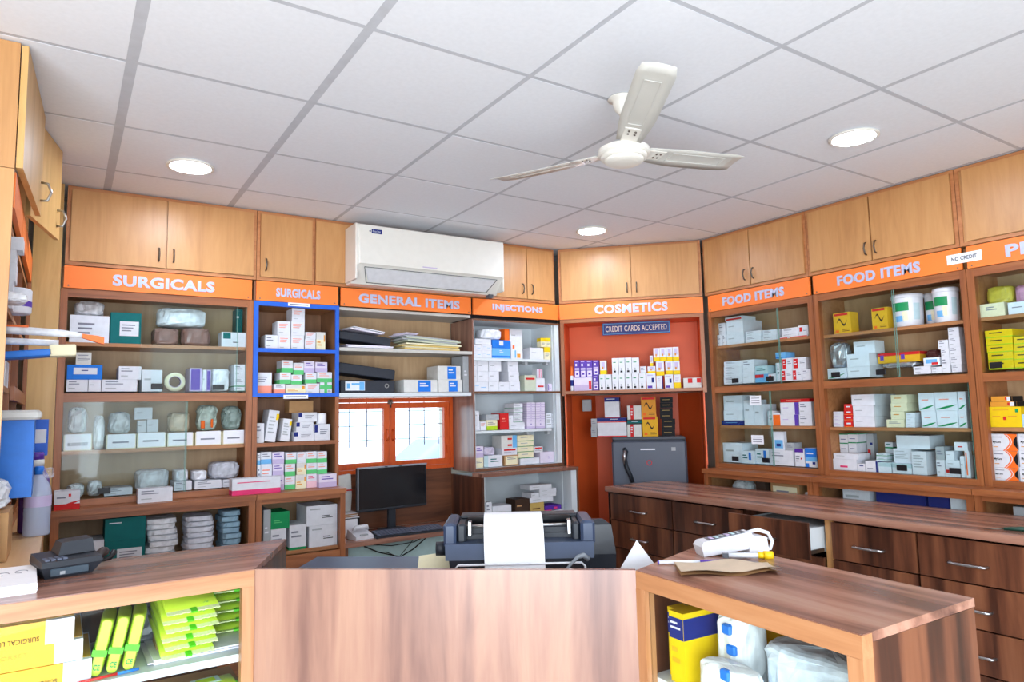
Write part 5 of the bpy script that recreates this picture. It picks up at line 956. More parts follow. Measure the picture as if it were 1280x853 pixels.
def carton_mesh(key, w, h, d):
    kk = (key, round(w, 3), round(h, 3), round(d, 3))
    if kk in _BOXES: return _BOXES[kk]
    name, look, cat, body, prints = ST[key]
    mats = [P(body, .6)]; ids = {body: 0}
    def mi(c):
        if c not in ids: ids[c] = len(mats); mats.append(P(c, .6))
        return ids[c]
    b = MB(); e = .0009
    b.box(-w/2, 0, 0, w/2, d, h)
    # flap seam on the top and the side faces
    b._add([(-w/2, d*.5-.001, h+.0003), (w/2, d*.5-.001, h+.0003), (w/2, d*.5+.001, h+.0003), (-w/2, d*.5+.001, h+.0003)], [(0, 1, 2, 3)], mi('grey'))
    lift = 0.
    for p in prints:
        lift += .00012
        if p[0] == 'T':
            _, u0, v0, u1, v1, n, c = p; m = mi(c); hh = (v1-v0)/(n*2.4)
            for k in range(n):
                vv = v1-(k*2.4+1)*hh; uu = u1-(u1-u0)*(.28*((k*7+n) % 3)/2)
                b.quad(-w/2+u0*w, vv*h, -w/2+uu*w, (vv+hh)*h, -e-lift, m)
        elif p[0] == 'S':
            _, u0, v0, u1, v1, c = p; m = mi(c); N = 8; vs = []; fs = []
            for k in range(N+1):
                t = k/N; u = u0+(u1-u0)*t; v = v0+(v1-v0)*(t*t if key != 'AMB' and key != 'AMBo' else .5+.4*math.sin(t*7)); th = .10*math.sin(math.pi*min(1, max(.12, t)))+.02
                vs += [(-w/2+u*w, -e-lift, v*h), (-w/2+u*w, -e-lift, (v+th)*h)]
            for k in range(N): fs.append((2*k, 2*k+2, 2*k+3, 2*k+1))
            b._add(vs, fs, m)
        elif p[0] == 'Q':   # orange field with a curved left edge, plus a black eye
            _, u0, v0, u1, v1, c = p; m = mi(c); N = 10
            for (k0, k1, mm, ll) in ((.0, .0, m, 0), (.06, .03, mi('white'), .0002)):
                vs = []; fs = []
                for k in range(N+1):
                    v = k/N; u = u0+.28*math.sin(v*math.pi*.9)-.12+k0
                    ur = u1 if not k0 else u+k1
                    vs += [(-w/2+u*w, -e-lift-ll, v*h), (-w/2+ur*w, -e-lift-ll, v*h)]
                for k in range(N): fs.append((2*k, 2*k+1, 2*k+3, 2*k+2))
                b._add(vs, fs, mm)
            N = 8; vs = []; fs = []
            for k in range(N+1):
                v = .1+.8*k/N; vs += [(-w/2+(1-.15*math.sin(math.pi*k/N))*w, -e-lift-.0003, v*h), (w/2, -e-lift-.0003, v*h)]
            for k in range(N): fs.append((2*k, 2*k+1, 2*k+3, 2*k+2))
            b._add(vs, fs, mi('black'))
        else:
            u0, v0, u1, v1, c = p; m = mi(c)
            b.quad(-w/2+u0*w, v0*h, -w/2+u1*w, v1*h, -e-lift, m)
            if u0 == 0. and u1 == 1.:    # a band runs round the sides
                for x, sg in ((-w/2-.0006, -1), (w/2+.0006, 1)):
                    q = [(x, 0, v0*h), (x, d, v0*h), (x, d, v1*h), (x, 0, v1*h)]
                    b._add(q if sg > 0 else q[::-1], [(0, 1, 2, 3)], m)
            if u1 == 1. and u0 > .6:
                b._add([(w/2+.0006, 0, v0*h), (w/2+.0006, d, v0*h), (w/2+.0006, d, v1*h), (w/2+.0006, 0, v1*h)], [(0, 1, 2, 3)], m)
    me = b.mesh(name, mats); _BOXES[kk] = me; return me
def bag_mesh(name, mat, w, h, d, seed, crumple=.13, sq=.55, ex=.6):
    rnd = random.Random(seed); b = MB(); NU, NV = 26, 13; rings = []
    off = Vector((rnd.uniform(0, 50), rnd.uniform(0, 50), rnd.uniform(0, 50)))
    for j in range(NV+1):
        t = -math.pi/2+math.pi*j/NV; cz = math.copysign(abs(math.sin(t))**sq, math.sin(t)); cr = max(.04, abs(math.cos(t))**sq); rg = []
        for i in range(NU):
            a = 2*math.pi*i/NU; cx = math.copysign(abs(math.cos(a))**ex, math.cos(a)); cy = math.copysign(abs(math.sin(a))**ex, math.sin(a))
            v = Vector((cx*1.6, cy*1.6, cz*1.6))
            k = 1-crumple*1.6*abs(noise.noise(v*1.1+off))-crumple*1.1*abs(noise.noise(v*2.7+off))-crumple*.35*rnd.random()
            z = h*.5*(1+cz*(1-crumple*1.5*abs(noise.noise(v*1.4-off))))
            if cz < -.6: z = h*.5*(1+cz)
            rg.append((cx*cr*k*w/2, d/2+cy*cr*k*d/2, max(0, min(h, z))))
        rings.append(rg)
    b.loft(rings, 0, True, False); return b.mesh(name, [mat])
ORD = ['first', 'second', 'third', 'fourth', 'fifth', 'sixth', 'seventh', 'eighth', 'ninth', 'tenth', 'eleventh', 'twelfth']
def name_them(items, place):
    """items: (object, look, cat, s, z); write a label that singles each one out by row and order"""
    by = {}
    for it in items: by.setdefault(it[1], []).append(it)
    for look, L in by.items():
        if len(L) == 1: tag(L[0][0], f'{look}, {place}', L[0][2]); continue
        L.sort(key=lambda i: i[4]); rows = [[L[0]]]
        for it in L[1:]:
            if it[4]-rows[-1][0][4] < .022: rows[-1].append(it)
            else: rows.append([it])
        for r, row in enumerate(rows):
            row.sort(key=lambda i: i[3])
            rn = '' if len(rows) == 1 else (('lower' if r == 0 else 'upper') if len(rows) == 2 else ('bottom' if r == 0 else 'top' if r == len(rows)-1 else ORD[r]+' up'))
            for q, it in enumerate(row):
                on = '' if len(row) == 1 else (('left' if q == 0 else 'right') if len(row) == 2 else ('leftmost' if q == 0 else 'rightmost' if q == len(row)-1 else ORD[q]+' from left'))
                ext = ', '.join(x for x in (on, (rn+' row' if rn and len(row) > 1 else (rn+' one' if rn else ''))) if x)
                tag(it[0], f'{look}, {ext}, {place}', it[2])
def stock(key, place, group):
    wall, rows = STOCK[key]; rz = wrot(wall); items = []
    for n, (s0, s1, z0, z1, off, d, st) in enumerate(rows):
        w, h, s = s1-s0, z1-z0, (s0+s1)/2; loc = wpos(wall, s, off, z0); seed = sum(map(ord, key))*31+n
        if st.startswith('BIN'):
            txt = st[4:]; o = thing('storage_bin', '', 'bin', loc, rz)
            b = MB(); b.box(-w/2, 0, 0, w/2, .003, h*.94); b.box(-w/2, d-.003, 0, w/2, d, h*.9); b.box(-w/2, .003, 0, -w/2+.003, d-.003, h*.9); b.box(w/2-.003, .003, 0, w/2, d-.003, h*.9); b.box(-w/2+.003, .003, 0, w/2-.003, d-.003, .003)
            b.build('tray', P('cream', .6), o)
            c = MB().box(-w/2+.004, -.0016, .004, w/2-.004, -.0002, h).build('label_card', PAPER, o)
            if txt: lettering(txt, P('dgrey'), -w*.36, -.0016, h*.30, w*.72, h*.19, c, .0006, .03)
            else:
                q = MB(); q.quad(-w*.3, h*.4, w*.25, h*.5, -.0022); q.build('printed_line', P('ink'), c)
            look = 'white labelled storage bin' if not txt else 'storage bin labelled BLOOD SET'; cat = 'bin'
        elif st in BAGS:
            look, m, nm = BAGS[st]; cat = 'bag' if 'bag' in nm else 'pack'
            o = link(nm, bag_mesh(nm, m, w, h, d, seed, .10 if nm == 'wrapped_pack' else .2, (.14 if h < .04 else .35) if nm == 'wrapped_pack' else .55, .32 if h < .04 else .6), None, loc, rz)
            if st == 'bagDp':
                for (u_, v_) in ((.15, .55), (-.2, .3), (.05, .8)): MB().box(u_*w-.014, -.002+.012*abs(u_), v_*h-.012, u_*w+.014, .02, v_*h+.014, 0, .004).build('blue_print', P('blue', .4), o)
            if st == 'bagGo':
                q = MB(); q.box(-w*.32, -.004, h*.1, -w*.15, .004, h*.4, 0, .003); q.box(w*.1, -.004, h*.12, w*.2, .004, h*.45, 0, .003); q.build('orange_patch', P('orange'), o)
        elif st == 'ROLL':
            o = thing('tape_roll', '', 'tape', loc, rz); rr = min(w, h)/2; b = MB()
            M_ = Matrix.Translation((0, 0, rr)) @ Matrix.Rotation(R(90), 4, 'X')
            b.lathe([(rr*.62, 0), (rr, 0), (rr, -.045), (rr*.62, -.045), (rr*.62, 0)], 32, 0, (0,0,0), True, False).xf(M_).build('tape', P('cream', .5), o)
            MB().lathe([(rr*.56, -.002), (rr*.62, -.002), (rr*.62, -.043), (rr*.56, -.043), (rr*.56, -.002)], 32, 0, (0,0,0), True, False).xf(M_).build('core', P('lilac'), o); look, cat = 'wide cream tape roll', 'tape'
        elif st == 'RLL':
            r_ = min(w, h)/2; o = link('bandage_roll', MB().lathe([(r_*.9, 0), (r_, .004), (r_, h-.004), (r_*.9, h)], 20).mesh('bandage_roll', [PAPER]), None, wpos(wall, s, off-r_, z0), rz); look, cat = 'white bandage roll standing on end', 'bandage'
        elif st == 'TUBE':
            o = thing('cream_tube', '', 'tube', wpos(wall, s, off-w/2, z0), rz); r_ = w/2
            MB().lathe([(r_*.9, 0), (r_, .004), (r_*.95, h*.6), (r_*.5, h*.64)], 16).build('bottle', P('white', .4), o); MB().lathe([(r_*.8, h*.62), (r_*.85, h*.66), (r_*.6, h)], 16).build('cap', P('orange', .4), o); MB().lathe([(r_+.0005, h*.2), (r_+.0005, h*.45)], 16, 0, (0,0,0), True, False).build('wrap_label', P('navy'), o); look, cat = 'slim white bottle, orange cap', 'bottle'
        elif st == 'YCOR':
            o = thing('brace_carton', '', 'carton', loc, rz); b = MB(); e_ = .06
            b.box(-w/2, 0, 0, w/2-e_, d, h, 0); b.box(w/2-e_, 0, 0, w/2, d, h, 1); b.build('carton_body', [P('dyellow', .5), P('white', .5)], o)
            MB().box(-w/2, .02, h*.999, w/2-.002, d-.02, h+.001).build('lid_flap', P('dyellow', .5), o)
            if n == 1: lettering('LUMBO SACRAL CORSET', P('amber'), -w*.08, -.0004, h*.55, w*.37, h*.20, o, .0006, .0)
            else: lettering('SURGICAL LUMBO SACRAL CORSET', P('dbrown'), w/2-e_-.012, -.0012, h*.40, w*.42, h*.20, o, .0006, .0, (0, R(180), 0))
            look, cat = 'long yellow corset carton', 'carton'
        else:
            nm, look, cat, body, prints = ST[st]
            o = link(nm, carton_mesh(st, w, h, d), None, loc, rz)
            if st in ('WPt',): o.rotation_euler = (0, R(8), rz); o.location.z += w/2*math.sin(R(8))+.001
            if st == 'MYC': lettering('MyCare', P('black'), -w*.42, -.0016, h*.42, w*.30, h*.17, o, .0004, .02)
        items.append((o, look, cat, s, z0))
    name_them(items, place)
    for it in items: it[0]['group'] = group
PLACES = {
 'S1a': ('top shelf, wide SURGICALS cabinet', 'stock in the wide SURGICALS cabinet'), 'S1b': ('second shelf, wide SURGICALS cabinet', 'stock in the wide SURGICALS cabinet'),
 'S1c': ('third shelf, wide SURGICALS cabinet', 'stock in the wide SURGICALS cabinet'), 'S1d': ('fourth shelf, wide SURGICALS cabinet', 'stock in the wide SURGICALS cabinet'),
 'LB1': ('base shelf below wide SURGICALS', 'stock in the left base cabinets'), 'S2a': ('upper blue-edged shelf', 'glove boxes on the blue edged shelves'), 'S2b': ('lower blue-edged shelf', 'glove boxes on the blue edged shelves'),
 'S2c': ('shelf just below blue-edged shelves', 'stock in the narrow SURGICALS unit'), 'S2d': ('ledge shelf left of monitor', 'glove boxes on the ledge shelf'), 'LB2': ('base shelf beside computer desk', 'stock in the left base cabinets'),
 'B3b': ('lower GENERAL ITEMS shelf', 'cartons on the GENERAL ITEMS shelves'), 'B4a': ('top INJECTIONS shelf', 'stock in the INJECTIONS unit'), 'B4b': ('second INJECTIONS shelf', 'stock in the INJECTIONS unit'),
 'B4c': ('third INJECTIONS shelf', 'stock in the INJECTIONS unit'), 'B4d': ('fourth INJECTIONS shelf', 'stock in the INJECTIONS unit'), 'BB4': ('base shelf below INJECTIONS', 'stock in the walnut base cabinet'),
 'Ca': ('COSMETICS shelf', 'cosmetic boxes on the COSMETICS shelf'), 'Cb': ('on the fridge', 'boxes on the fridge'),
 'R1a': ('top shelf, cabinet beside corner', 'stock in the food cabinet beside the corner'), 'R1b': ('second shelf, cabinet beside corner', 'stock in the food cabinet beside the corner'),
 'R1c': ('third shelf, cabinet beside corner', 'stock in the food cabinet beside the corner'), 'R1d': ('fourth shelf, cabinet beside corner', 'stock in the food cabinet beside the corner'),
 'R2a': ('top shelf behind white tubs', 'stock in the white tubs cabinet'), 'R2b': ('shelf below white tubs', 'stock in the white tubs cabinet'), 'R2c': ('third shelf, white tubs cabinet', 'stock in the white tubs cabinet'), 'R2d': ('fourth shelf, white tubs cabinet', 'stock in the white tubs cabinet'),
 'R3a': ('top shelf under PHARMA', 'stock in the PHARMA cabinet'), 'R3b': ('second shelf under PHARMA', 'stock in the PHARMA cabinet'), 'R3c': ('third shelf under PHARMA', 'stock in the PHARMA cabinet'), 'R3d': ('fourth shelf under PHARMA', 'stock in the PHARMA cabinet'),
 'FL': ('left showcase counter', 'stock in the left showcase'), 'FRr': ('right showcase counter', 'stock in the right showcase'), 'LED': ('on left ledge', 'boxes on the left ledge'), 'RB1': ('base shelf nearest fridge', 'stock in the right base cabinets'), 'RB2': ('base shelf below white tubs', 'stock in the right base cabinets'), 'RB3': ('base shelf at right edge', 'stock in the right base cabinets'), 'LW1': ('left wall shelves', 'stock on the left wall shelves'),
}
_rl = random.Random(4); _lb = [r for r in STOCK['LB1'][1] if not r[6].startswith('bag')]
for (a_, b_, st_, n_, t_) in ((.812, .985, 'bagW', 8, .0285), (.99, 1.16, 'bagP', 8, .0275), (1.165, 1.29, 'bagBl', 8, .029)):
    for k in range(n_):
        q_ = _rl.uniform(-.008, .008); _lb.append((a_+q_+.012, b_+q_-.012, .7908+t_*k, .7908+t_*k+t_*.97, .06+_rl.uniform(-.015, .01), .2, st_))
STOCK['LB1'] = ('back', _lb)
for _k in STOCK: stock(_k, *PLACES[_k])

# white tubs on the right wall
for i, (s, off, dia, h) in enumerate(TUBS):
    t = thing('food_tub', ('leftmost white plastic tub with green and blue label, front of shelf', 'middle white plastic tub, standing a little further back', 'rightmost white plastic tub, tallest, beside the cabinet post')[i], 'tub', wpos('right', s, off-dia/2, 1.9308), wrot('right'), 'white food tubs')
    r_ = dia/2
    MB().lathe([(r_*.84, 0), (r_*.87, .004), (r_*.95, h*.86), (r_*.95, h*.88)], 32).build('tub_body', P('white', .35), t)
    MB().lathe([(r_*.97, h*.87), (r_, h*.88), (r_, h*.95), (r_*.95, h), (0.002, h)], 32).build('lid', P('white', .35), t)
    def wrap(name, a0, a1, v0, v1, c, lift):
        b = MB(); N = 10; vs = []; fs = []
        for k in range(N+1):
            a = R(-90+a0+(a1-a0)*k/N)
            for v in (v0, v1): rr = r_*(.87+.08*v/.86)+lift; vs.append((rr*math.cos(a), rr*math.sin(a), v*h))
        for k in range(N): fs.append((2*k, 2*k+2, 2*k+3, 2*k+1))
        b._add(vs, fs, 0, True); b.build(name, P(c, .4), t)
    wrap('green_label', -42, 30, .48, .74, 'dgreen', .0008); wrap('blue_label', -28, 8, .16, .34, 'skyb', .0008); wrap('cream_label', 4, 26, .18, .46, 'cream', .0008); wrap('text_panel', 48, 75, .2, .7, 'palet', .0008)

# ------------------------------------------------------------------ files and folders on the GENERAL ITEMS shelves
def box_file(x, z, w, d, h, rot, label, open_=False):
    f = thing('box_file', label, 'file', (x, 2.76, z), rot=rot)
    MB().box(0, 0, 0, w, d, h, 0, .004).build('cover', paint('black_file_board', (40, 44, 54), .5, 0, .08, 60), f)
    MB().box(w*.03, .004, .006, w*.98, d+.002, h-.006).build('paper_block', PAPER, f)
    return f
f1 = box_file(1.86, 1.651, .355, .20, .080, (0, 0, 0), 'lower black box file with pale blue spine label, GENERAL ITEMS lower shelf')
lb = MB().box(.03, -.0016, .016, .155, -.0002, .072).build('spine_label', P('pale'), f1); MB().quad(.04, .03, .06, .06, -.002).quad(.07, .05, .12, .062, -.002).quad(.12, .018, .152, .07, -.002).build('printed_line', P('skyb'), lb)
rg = MB(); rg.lathe([(.010, 0), (.014, 0), (.014, .002), (.010, .002), (.010, 0)], 16, 0, (0,0,0), False, False); rg.xf(Matrix.Rotation(R(90), 4, 'X')); rg.build('finger_ring', STEEL, f1, (.30, -.0002, .045))
f2_ = box_file(1.845, 1.779, .37, .20, .062, (0, R(7), 0), 'upper black box file tilted on the labelled one, GENERAL ITEMS lower shelf')
f3 = box_file(1.85, 1.985, .34, .20, .050, (0, R(6), 0), 'black box file stuffed with loose papers, GENERAL ITEMS upper shelf')
def sheets(name, label, x, y, z, w, d, n, mats, rot=0, spread=.02, seed=1, cat='papers', th=.004, tilt=0):
    rnd = random.Random(seed); t = thing(name, label, cat, (x, y, z), rot=(0, tilt, rot))
    for k in range(n):
        b = MB(); rr = rnd.uniform(-.06, .06)
        b.box(-w/2, -d/2, 0, w/2, d/2, th*.9); b.xf(Matrix.Translation((rnd.uniform(-spread, spread), rnd.uniform(-spread, spread), k*th)) @ Matrix.Rotation(rr, 4, 'Z'))
        b.build('sheet', mats[k % len(mats)], t)
    return t
sheets('paper_pile', 'loose lilac and white papers under the stuffed black box file', 2.03, 2.83, 1.926, .30, .18, 5, [P('lilac2'), PAPER], .05, .02, 3, th=.0045)
sheets('paper_pile', 'loose white papers on top of the stuffed black box file', 2.03, 2.84, 2.032, .22, .15, 4, [P('lilac2'), PAPER], .2, .02, 4, th=.005, tilt=R(6))
sheets('folder_pile', 'yellow folder pile at the right of the GENERAL ITEMS upper shelf', 2.47, 2.83, 1.930, .40, .20, 4, [P('folderyellow'), P('cream')], -.03, .012, 5, cat='folders', th=.010, tilt=R(1))
sheets('folder_pile', 'grey green folder pile lying on the yellow folders', 2.47, 2.83, 1.973, .40, .20, 4, [P('folder'), P('grey')], .04, .015, 6, cat='folders', th=.010, tilt=R(3))
sheets('paper_pile', 'lilac crumpled papers at the left end of the folder pile', 2.31, 2.83, 2.022, .10, .14, 3, [P('lilac2')], .3, .02, 7, th=.006)

# ------------------------------------------------------------------ computer desk
dk = thing('computer_desk', 'walnut computer desk under the barred window', 'desk', (1.835, 2.60, 0))
MB().box(.0, 0, .757, .897, .385, .785).build('desk_top', WALNUT_X, dk); board(dk, 'side_panel', .0, .022, .01, .38, 0, .756, WALNUT); board(dk, 'modesty_panel', .023, .897, .10, .118, .0, .756, paint('pale_cyan_laminate', (176, 204, 206), .5))
board(dk, 'upstand_panel', .0, .897, .388, .404, .786, 1.138, wood('walnut_dark_level', [(.28, (62, 34, 24)), (.45, (98, 58, 38)), (.6, (126, 76, 50)), (.8, (84, 48, 36))], 0, .35, 11, .9, .5, .7))
tag(MB().tube([(1.98, 2.68, .74), (2.06, 2.66, .70), (2.20, 2.655, .655), (2.29, 2.66, .69), (2.38, 2.67, .745)], .004, 6).tube([(2.02, 2.69, .745), (2.15, 2.67, .725), (2.3, 2.67, .73), (2.38, 2.69, .75)], .003, 6).tube([(2.12, 2.69, .69), (2.2, 2.675, .65), (2.27, 2.67, .72), (2.31, 2.69, .75)], .0025, 6).build('power_cable', P('black')), 'black cables looping under the computer desk edge', 'cable')
mn = thing('monitor', 'black flat monitor on a stand in front of the window', 'monitor', (2.225, 2.838, .785), R(4))
MB().lathe([(.115, 0), (.115, .006), (.09, .014), (.03, .02)], 32).xf(Matrix.Scale(.75, 4, (0, 1, 0))).build('stand_base', DPLAST, mn)
MB().box(-.026, -.006, .014, .026, .02, .16, 0, .004).build('stand_neck', DPLAST, mn)
ms = MB().box(-.243, -.02, .135, .243, .012, .407, 0, .005).build('housing', DPLAST, mn); MB().box(-.233, -.0215, .152, .233, -.0202, .398).build('screen', SCREEN, ms)
bz = MB(); bz.box(-.2435, -.022, .399, .2435, -.0195, .4085); bz.box(-.2435, -.022, .15, -.2365, -.0195, .399); bz.build('bezel_trim', paint('silver_bezel', (150, 156, 168), .35, .4), ms)
for x in (-.06, .04): MB().box(x, -.023, .401, x+.02, -.0222, .406).build('sensor', P('black'), ms)
kb = thing('keyboard', 'black keyboard lying on the computer desk', 'keyboard', (2.265, 2.675, .785), R(-3))
MB().loft([[(-.23, -.065, 0), (.23, -.065, 0), (.23, .07, 0), (-.23, .07, 0)], [(-.23, -.065, .010), (.23, -.065, .010), (.23, .07, .024), (-.23, .07, .024)]]).build('case', DPLAST, kb)
KEYM = paint('key_cap', (88, 94, 112), .5)
for r_ in range(5):
    for c_ in range(18):
        x = -.215+c_*.0242; y = -.052+r_*.0235; z = .0125+r_*.0024
        o = kk if (r_ or c_) else MB().box(0, 0, 0, .0205, .0195, .006, 0, .0012).mesh('key', [KEYM]); kk = o
        if r_ == 0 and 4 < c_ < 10:
            if c_ == 5: MB().box(x, y, z, x+.12, y+.0195, z+.006, 0, .0012).build('space_bar', KEYM, kb)
            continue
        link('key', o, kb, (x, y, z))
tel = thing('telephone_dock', 'white plastic telephone base at the left end of the desk', 'telephone', (1.965, 2.70, .785), R(10))
MB().loft([[(-.06, -.05, 0), (.06, -.05, 0), (.06, .06, 0), (-.06, .06, 0)], [(-.058, -.048, .02), (.058, -.048, .02), (.056, .056, .055), (-.056, .056, .055)]]).build('base', P('white', .4), tel)
MB().tube([(-.045, .0, .05), (-.04, -.005, .068), (.04, -.005, .068), (.045, .0, .05)], .012, 8).build('handset', P('white', .4), tel); MB().box(-.025, -.047, .022, .025, -.03, .03, 0, .002).build('keypad', P('grey'), tel)
tag(MB().box(0, 0, 0, .115, .012, .10).build('white_card', PAPER, None, (1.87, 2.80, .786), R(2)), 'white card standing behind the telephone base', 'card')
st_ = thing('desk_organiser', 'black desk box under the paper pile left of monitor', 'box', (1.862, 2.86, .786)); MB().box(0, 0, 0, .16, .11, .10, 0, .004).build('case', P('black', .4), st_)
for k in range(3): MB().lathe([(.004, 0), (.004, .002)], 10).xf(Matrix.Rotation(R(90), 4, 'X')).build('socket', P('grey'), st_, (.05+k*.022, -.0002, .075))
sheets('paper_pile', 'white and brown papers on the black desk box', 1.945, 2.91, .887, .13, .12, 5, [PAPER, P('kraft')], .1, .012, 9, th=.006)
br = thing('shopping_bag', 'grey carrier bag with red line, left of monitor', 'bag', (1.93, 2.93, .92))
MB().loft([[(-.045, -.02, 0), (.05, -.02, 0), (.05, .03, 0), (-.045, .03, 0)], [(-.05, -.03, .10), (.055, -.025, .10), (.052, .035, .10), (-.05, .035, .10)], [(-.05, -.02, .22), (.05, -.02, .23), (.05, .02, .23), (-.05, .02, .22)]]).build('sack', P('offwhite', .5), br)
MB().box(-.05, -.0335, .128, .055, -.028, .136).build('red_line', P('red'), br)
tag(MB().lathe([(.016, 0), (.017, .03), (.006, .05), (.006, .06)], 14).build('small_bottle', P('dbrown', .3), None, (2.66, 2.85, .785)), 'tiny dark bottle at the right end of the computer desk', 'bottle')

# ------------------------------------------------------------------ printer and what lies behind the front panel
pr = thing('dot_matrix_printer', 'blue grey dot matrix printer with white paper sheet, behind the front panel', 'printer', (1.690, .565, .985), R(-33))
b = MB(); b.loft([[(-.205, -.10, 0), (.205, -.10, 0), (.205, .16, 0), (-.205, .16, 0)], [(-.215, -.115, .09), (.215, -.115, .09), (.215, .16, .09), (-.215, .16, .09)]]); b.build('lower_case', DPLAST, pr)
b = MB(); b.loft([[(-.225, -.118, .09), (.225, -.118, .09), (.225, .16, .09), (-.225, .16, .09)], [(-.228, -.10, .135), (.228, -.10, .135), (.228, .165, .135), (-.228, .165, .135)]]); b.box(-.19, -.02, .1352, .19, .16, .15, 1); b.build('upper_case', [BPLAST, DPLAST], pr)
for x0, x1 in ((-.234, -.195), (.19, .234)): MB().box(x0, -.085, .12, x1, .12, .195, 0, .008).build('end_block', BPLAST, pr)
for x0, x1 in ((-.194, -.166), (.166, .189)): MB().box(x0, -.06, .13, x1, .10, .188, 0, .006).build('inner_cheek', DPLAST, pr)
MB().box(-.165, -.01, .15, .165, .015, .168).build('carriage', DPLAST, pr)
MB().tube([(-.165, -.045, .178), (.165, -.045, .178)], .006, 8).build('paper_bail', STEEL, pr); MB().tube([(-.165, .03, .185), (.165, .03, .185)], .014, 12).build('platen', P('black', .4), pr)
for x in (-.16, .15): MB().box(x, -.06, .15, x+.012, -.03, .195, 0, .002).build('bail_arm', STEEL, pr)
MB().tube([(-.232, -.03, .11), (-.262, -.03, .11)], .022, 14).build('feed_knob', DPLAST, pr)
for x in (-.12, .06): MB().box(x, -.117, .03, x+.09, -.108, .034).box(x, -.117, .052, x+.09, -.108, .056).build('vent_slot', BPLAST, pr)
MB().box(-.19, .05, .1885, .19, .13, .198, 0, .003).build('rear_cover', DPLAST, pr)
# the sheet: feeds over the platen and hangs down in front
sh = MB(); path = [(.045, .19), (.035, .205), (.01, .213), (-.03, .212), (-.075, .20), (-.108, .175), (-.125, .13), (-.132, .08), (-.14, .03), (-.142, -.01), (-.142, -.03)]
vs = []; fs = []
for k, (y, z) in enumerate(path):
    for x in (-.112, .07): vs.append((x+k*.0008, y, z))
for k in range(len(path)-1): fs.append((2*k, 2*k+1, 2*k+3, 2*k+2))
n0 = len(vs); vs += [(x, y+.0006, z-.0006) for x, y, z in vs]; fs += [tuple(i+n0 for i in f[::-1]) for f in list(fs)]
sh._add(vs, fs, 0, True); sh.build('paper_sheet', PAPER, pr)
ws = thing('wire_stand', 'white wire printer stand under the dot matrix printer', 'stand', (1.690, .565, .95), R(-33))
for y in (-.135, .168): MB().tube([(-.195, y, 0.005), (-.195, y, .105 if y < 0 else .028), (-.185, y, .115 if y < 0 else .030), (.185, y, .115 if y < 0 else .030), (.195, y, .105 if y < 0 else .028), (.195, y, 0.005)], .0035, 8).build('wire_loop', P('white', .35), ws)
for x in (-.195, .195): MB().tube([(x, -.135, .030), (x, .168, .030)], .0035, 8).build('wire_runner', P('white', .35), ws)
tag(MB().tube([(.03, -.15, -.02), (.07, -.16, .01), (.115, -.162, .045), (.15, -.158, .08), (.172, -.15, .10), (.19, -.142, .103), (.205, -.135, .09)], [.0045, .0045, .0045, .0045, .006, .008, .008], 8).build('printer_cable', paint('grey_cable', (128, 134, 142), .5), None, (1.690, .565, .985), R(-33)), 'grey printer cable curling up beside the paper sheet', 'cable')
tr = thing('document_tray', 'long blue grey plastic tray lying behind the front panel', 'tray', (1.362, .945, .951), R(-38.5)); tr.scale = (1, 1, .8)
MB().loft([[(-.25, -.09, 0), (.25, -.09, 0), (.25, .10, 0), (-.25, .10, 0)], [(-.262, -.105, .07), (.262, -.105, .07), (.255, .105, .078), (-.255, .105, .078)], [(-.25, -.085, .083), (.25, -.085, .083), (.248, .10, .086), (-.248, .10, .086)]]).build('body', BPLAST, tr); MB().box(-.255, -.108, .055, .255, -.1035, .069, 0, .001).build('light_edge', P('skyb'), tr)
tag(MB().loft([[(-.05, -.07, 0), (.06, -.06, .0), (.06, .05, .06), (-.05, .04, .05)], [(-.05, -.07, .004), (.06, -.06, .004), (.06, .05, .064), (-.05, .04, .054)]]).build('paper_sheet', P('cream', .7), None, (1.475, .745, 1.0), R(-30)), 'cream folded paper leaning left of the printer', 'paper')
ch = thing('office_chair', 'black vinyl office chair back seen right of the printer', 'chair', (2.305, 1.125, 0), R(-33))
MB().loft([[(-.17, .0, .60), (.17, .0, .60), (.17, .06, .60), (-.17, .06, .60)], [(-.20, -.015, .70), (.20, -.015, .70), (.20, .06, .70), (-.20, .06, .70)], [(-.21, -.02, .9), (.21, -.02, .9), (.21, .055, .9), (-.21, .055, .9)], [(-.195, .0, 1.02), (.195, .0, 1.02), (.19, .05, 1.02), (-.19, .05, 1.02)], [(-.16, .01, 1.042), (.165, .01, 1.042), (.16, .04, 1.042), (-.16, .04, 1.042)]], 0, True, False).build('backrest', paint('black_vinyl', (34, 38, 48), .3, 0, .1, 30, .6, bump=.4), ch)
MB().box(-.2, -.25, .44, .2, .1, .52, 0, .03).build('seat', paint('black_vinyl', (34, 38, 48), .3), ch); MB().lathe([(.03, .06), (.03, .44)], 12).build('column', DSTEEL, ch, (0, -.08, 0))
for k in range(5): MB().tube([(0, 0, .07), (.24*math.cos(k*1.257), .24*math.sin(k*1.257), .045)], .016, 8).build('leg', DPLAST, ch, (0, -.08, 0)); 
for k in range(5): MB().lathe([(.02, 0), (.024, .01), (.02, .04)], 10).build('caster', DPLAST, ch, (.24*math.cos(k*1.257), -.08+.24*math.sin(k*1.257), 0))
MB().box(-.03, .02, .46, .03, .075, .66).build('back_bracket', DSTEEL, ch)
tag(MB().loft([[(0, 0, 0), (.14, 0, .0), (.07, .02, .10)], [(0, .003, 0), (.14, .003, 0), (.07, .023, .10)]]).build('paper_sheet', PAPER, None, (1.86, .30, 1.022), R(-33)), 'white paper sheet standing up right of the printer', 'paper')
tag(MB().box(-.03, -.02, 0, .16, .10, .07, 0, .004).build('grey_box', P('grey', .5), None, (1.86, .31, .951), R(-33)), 'grey box behind the front panel, under a white sheet', 'box')

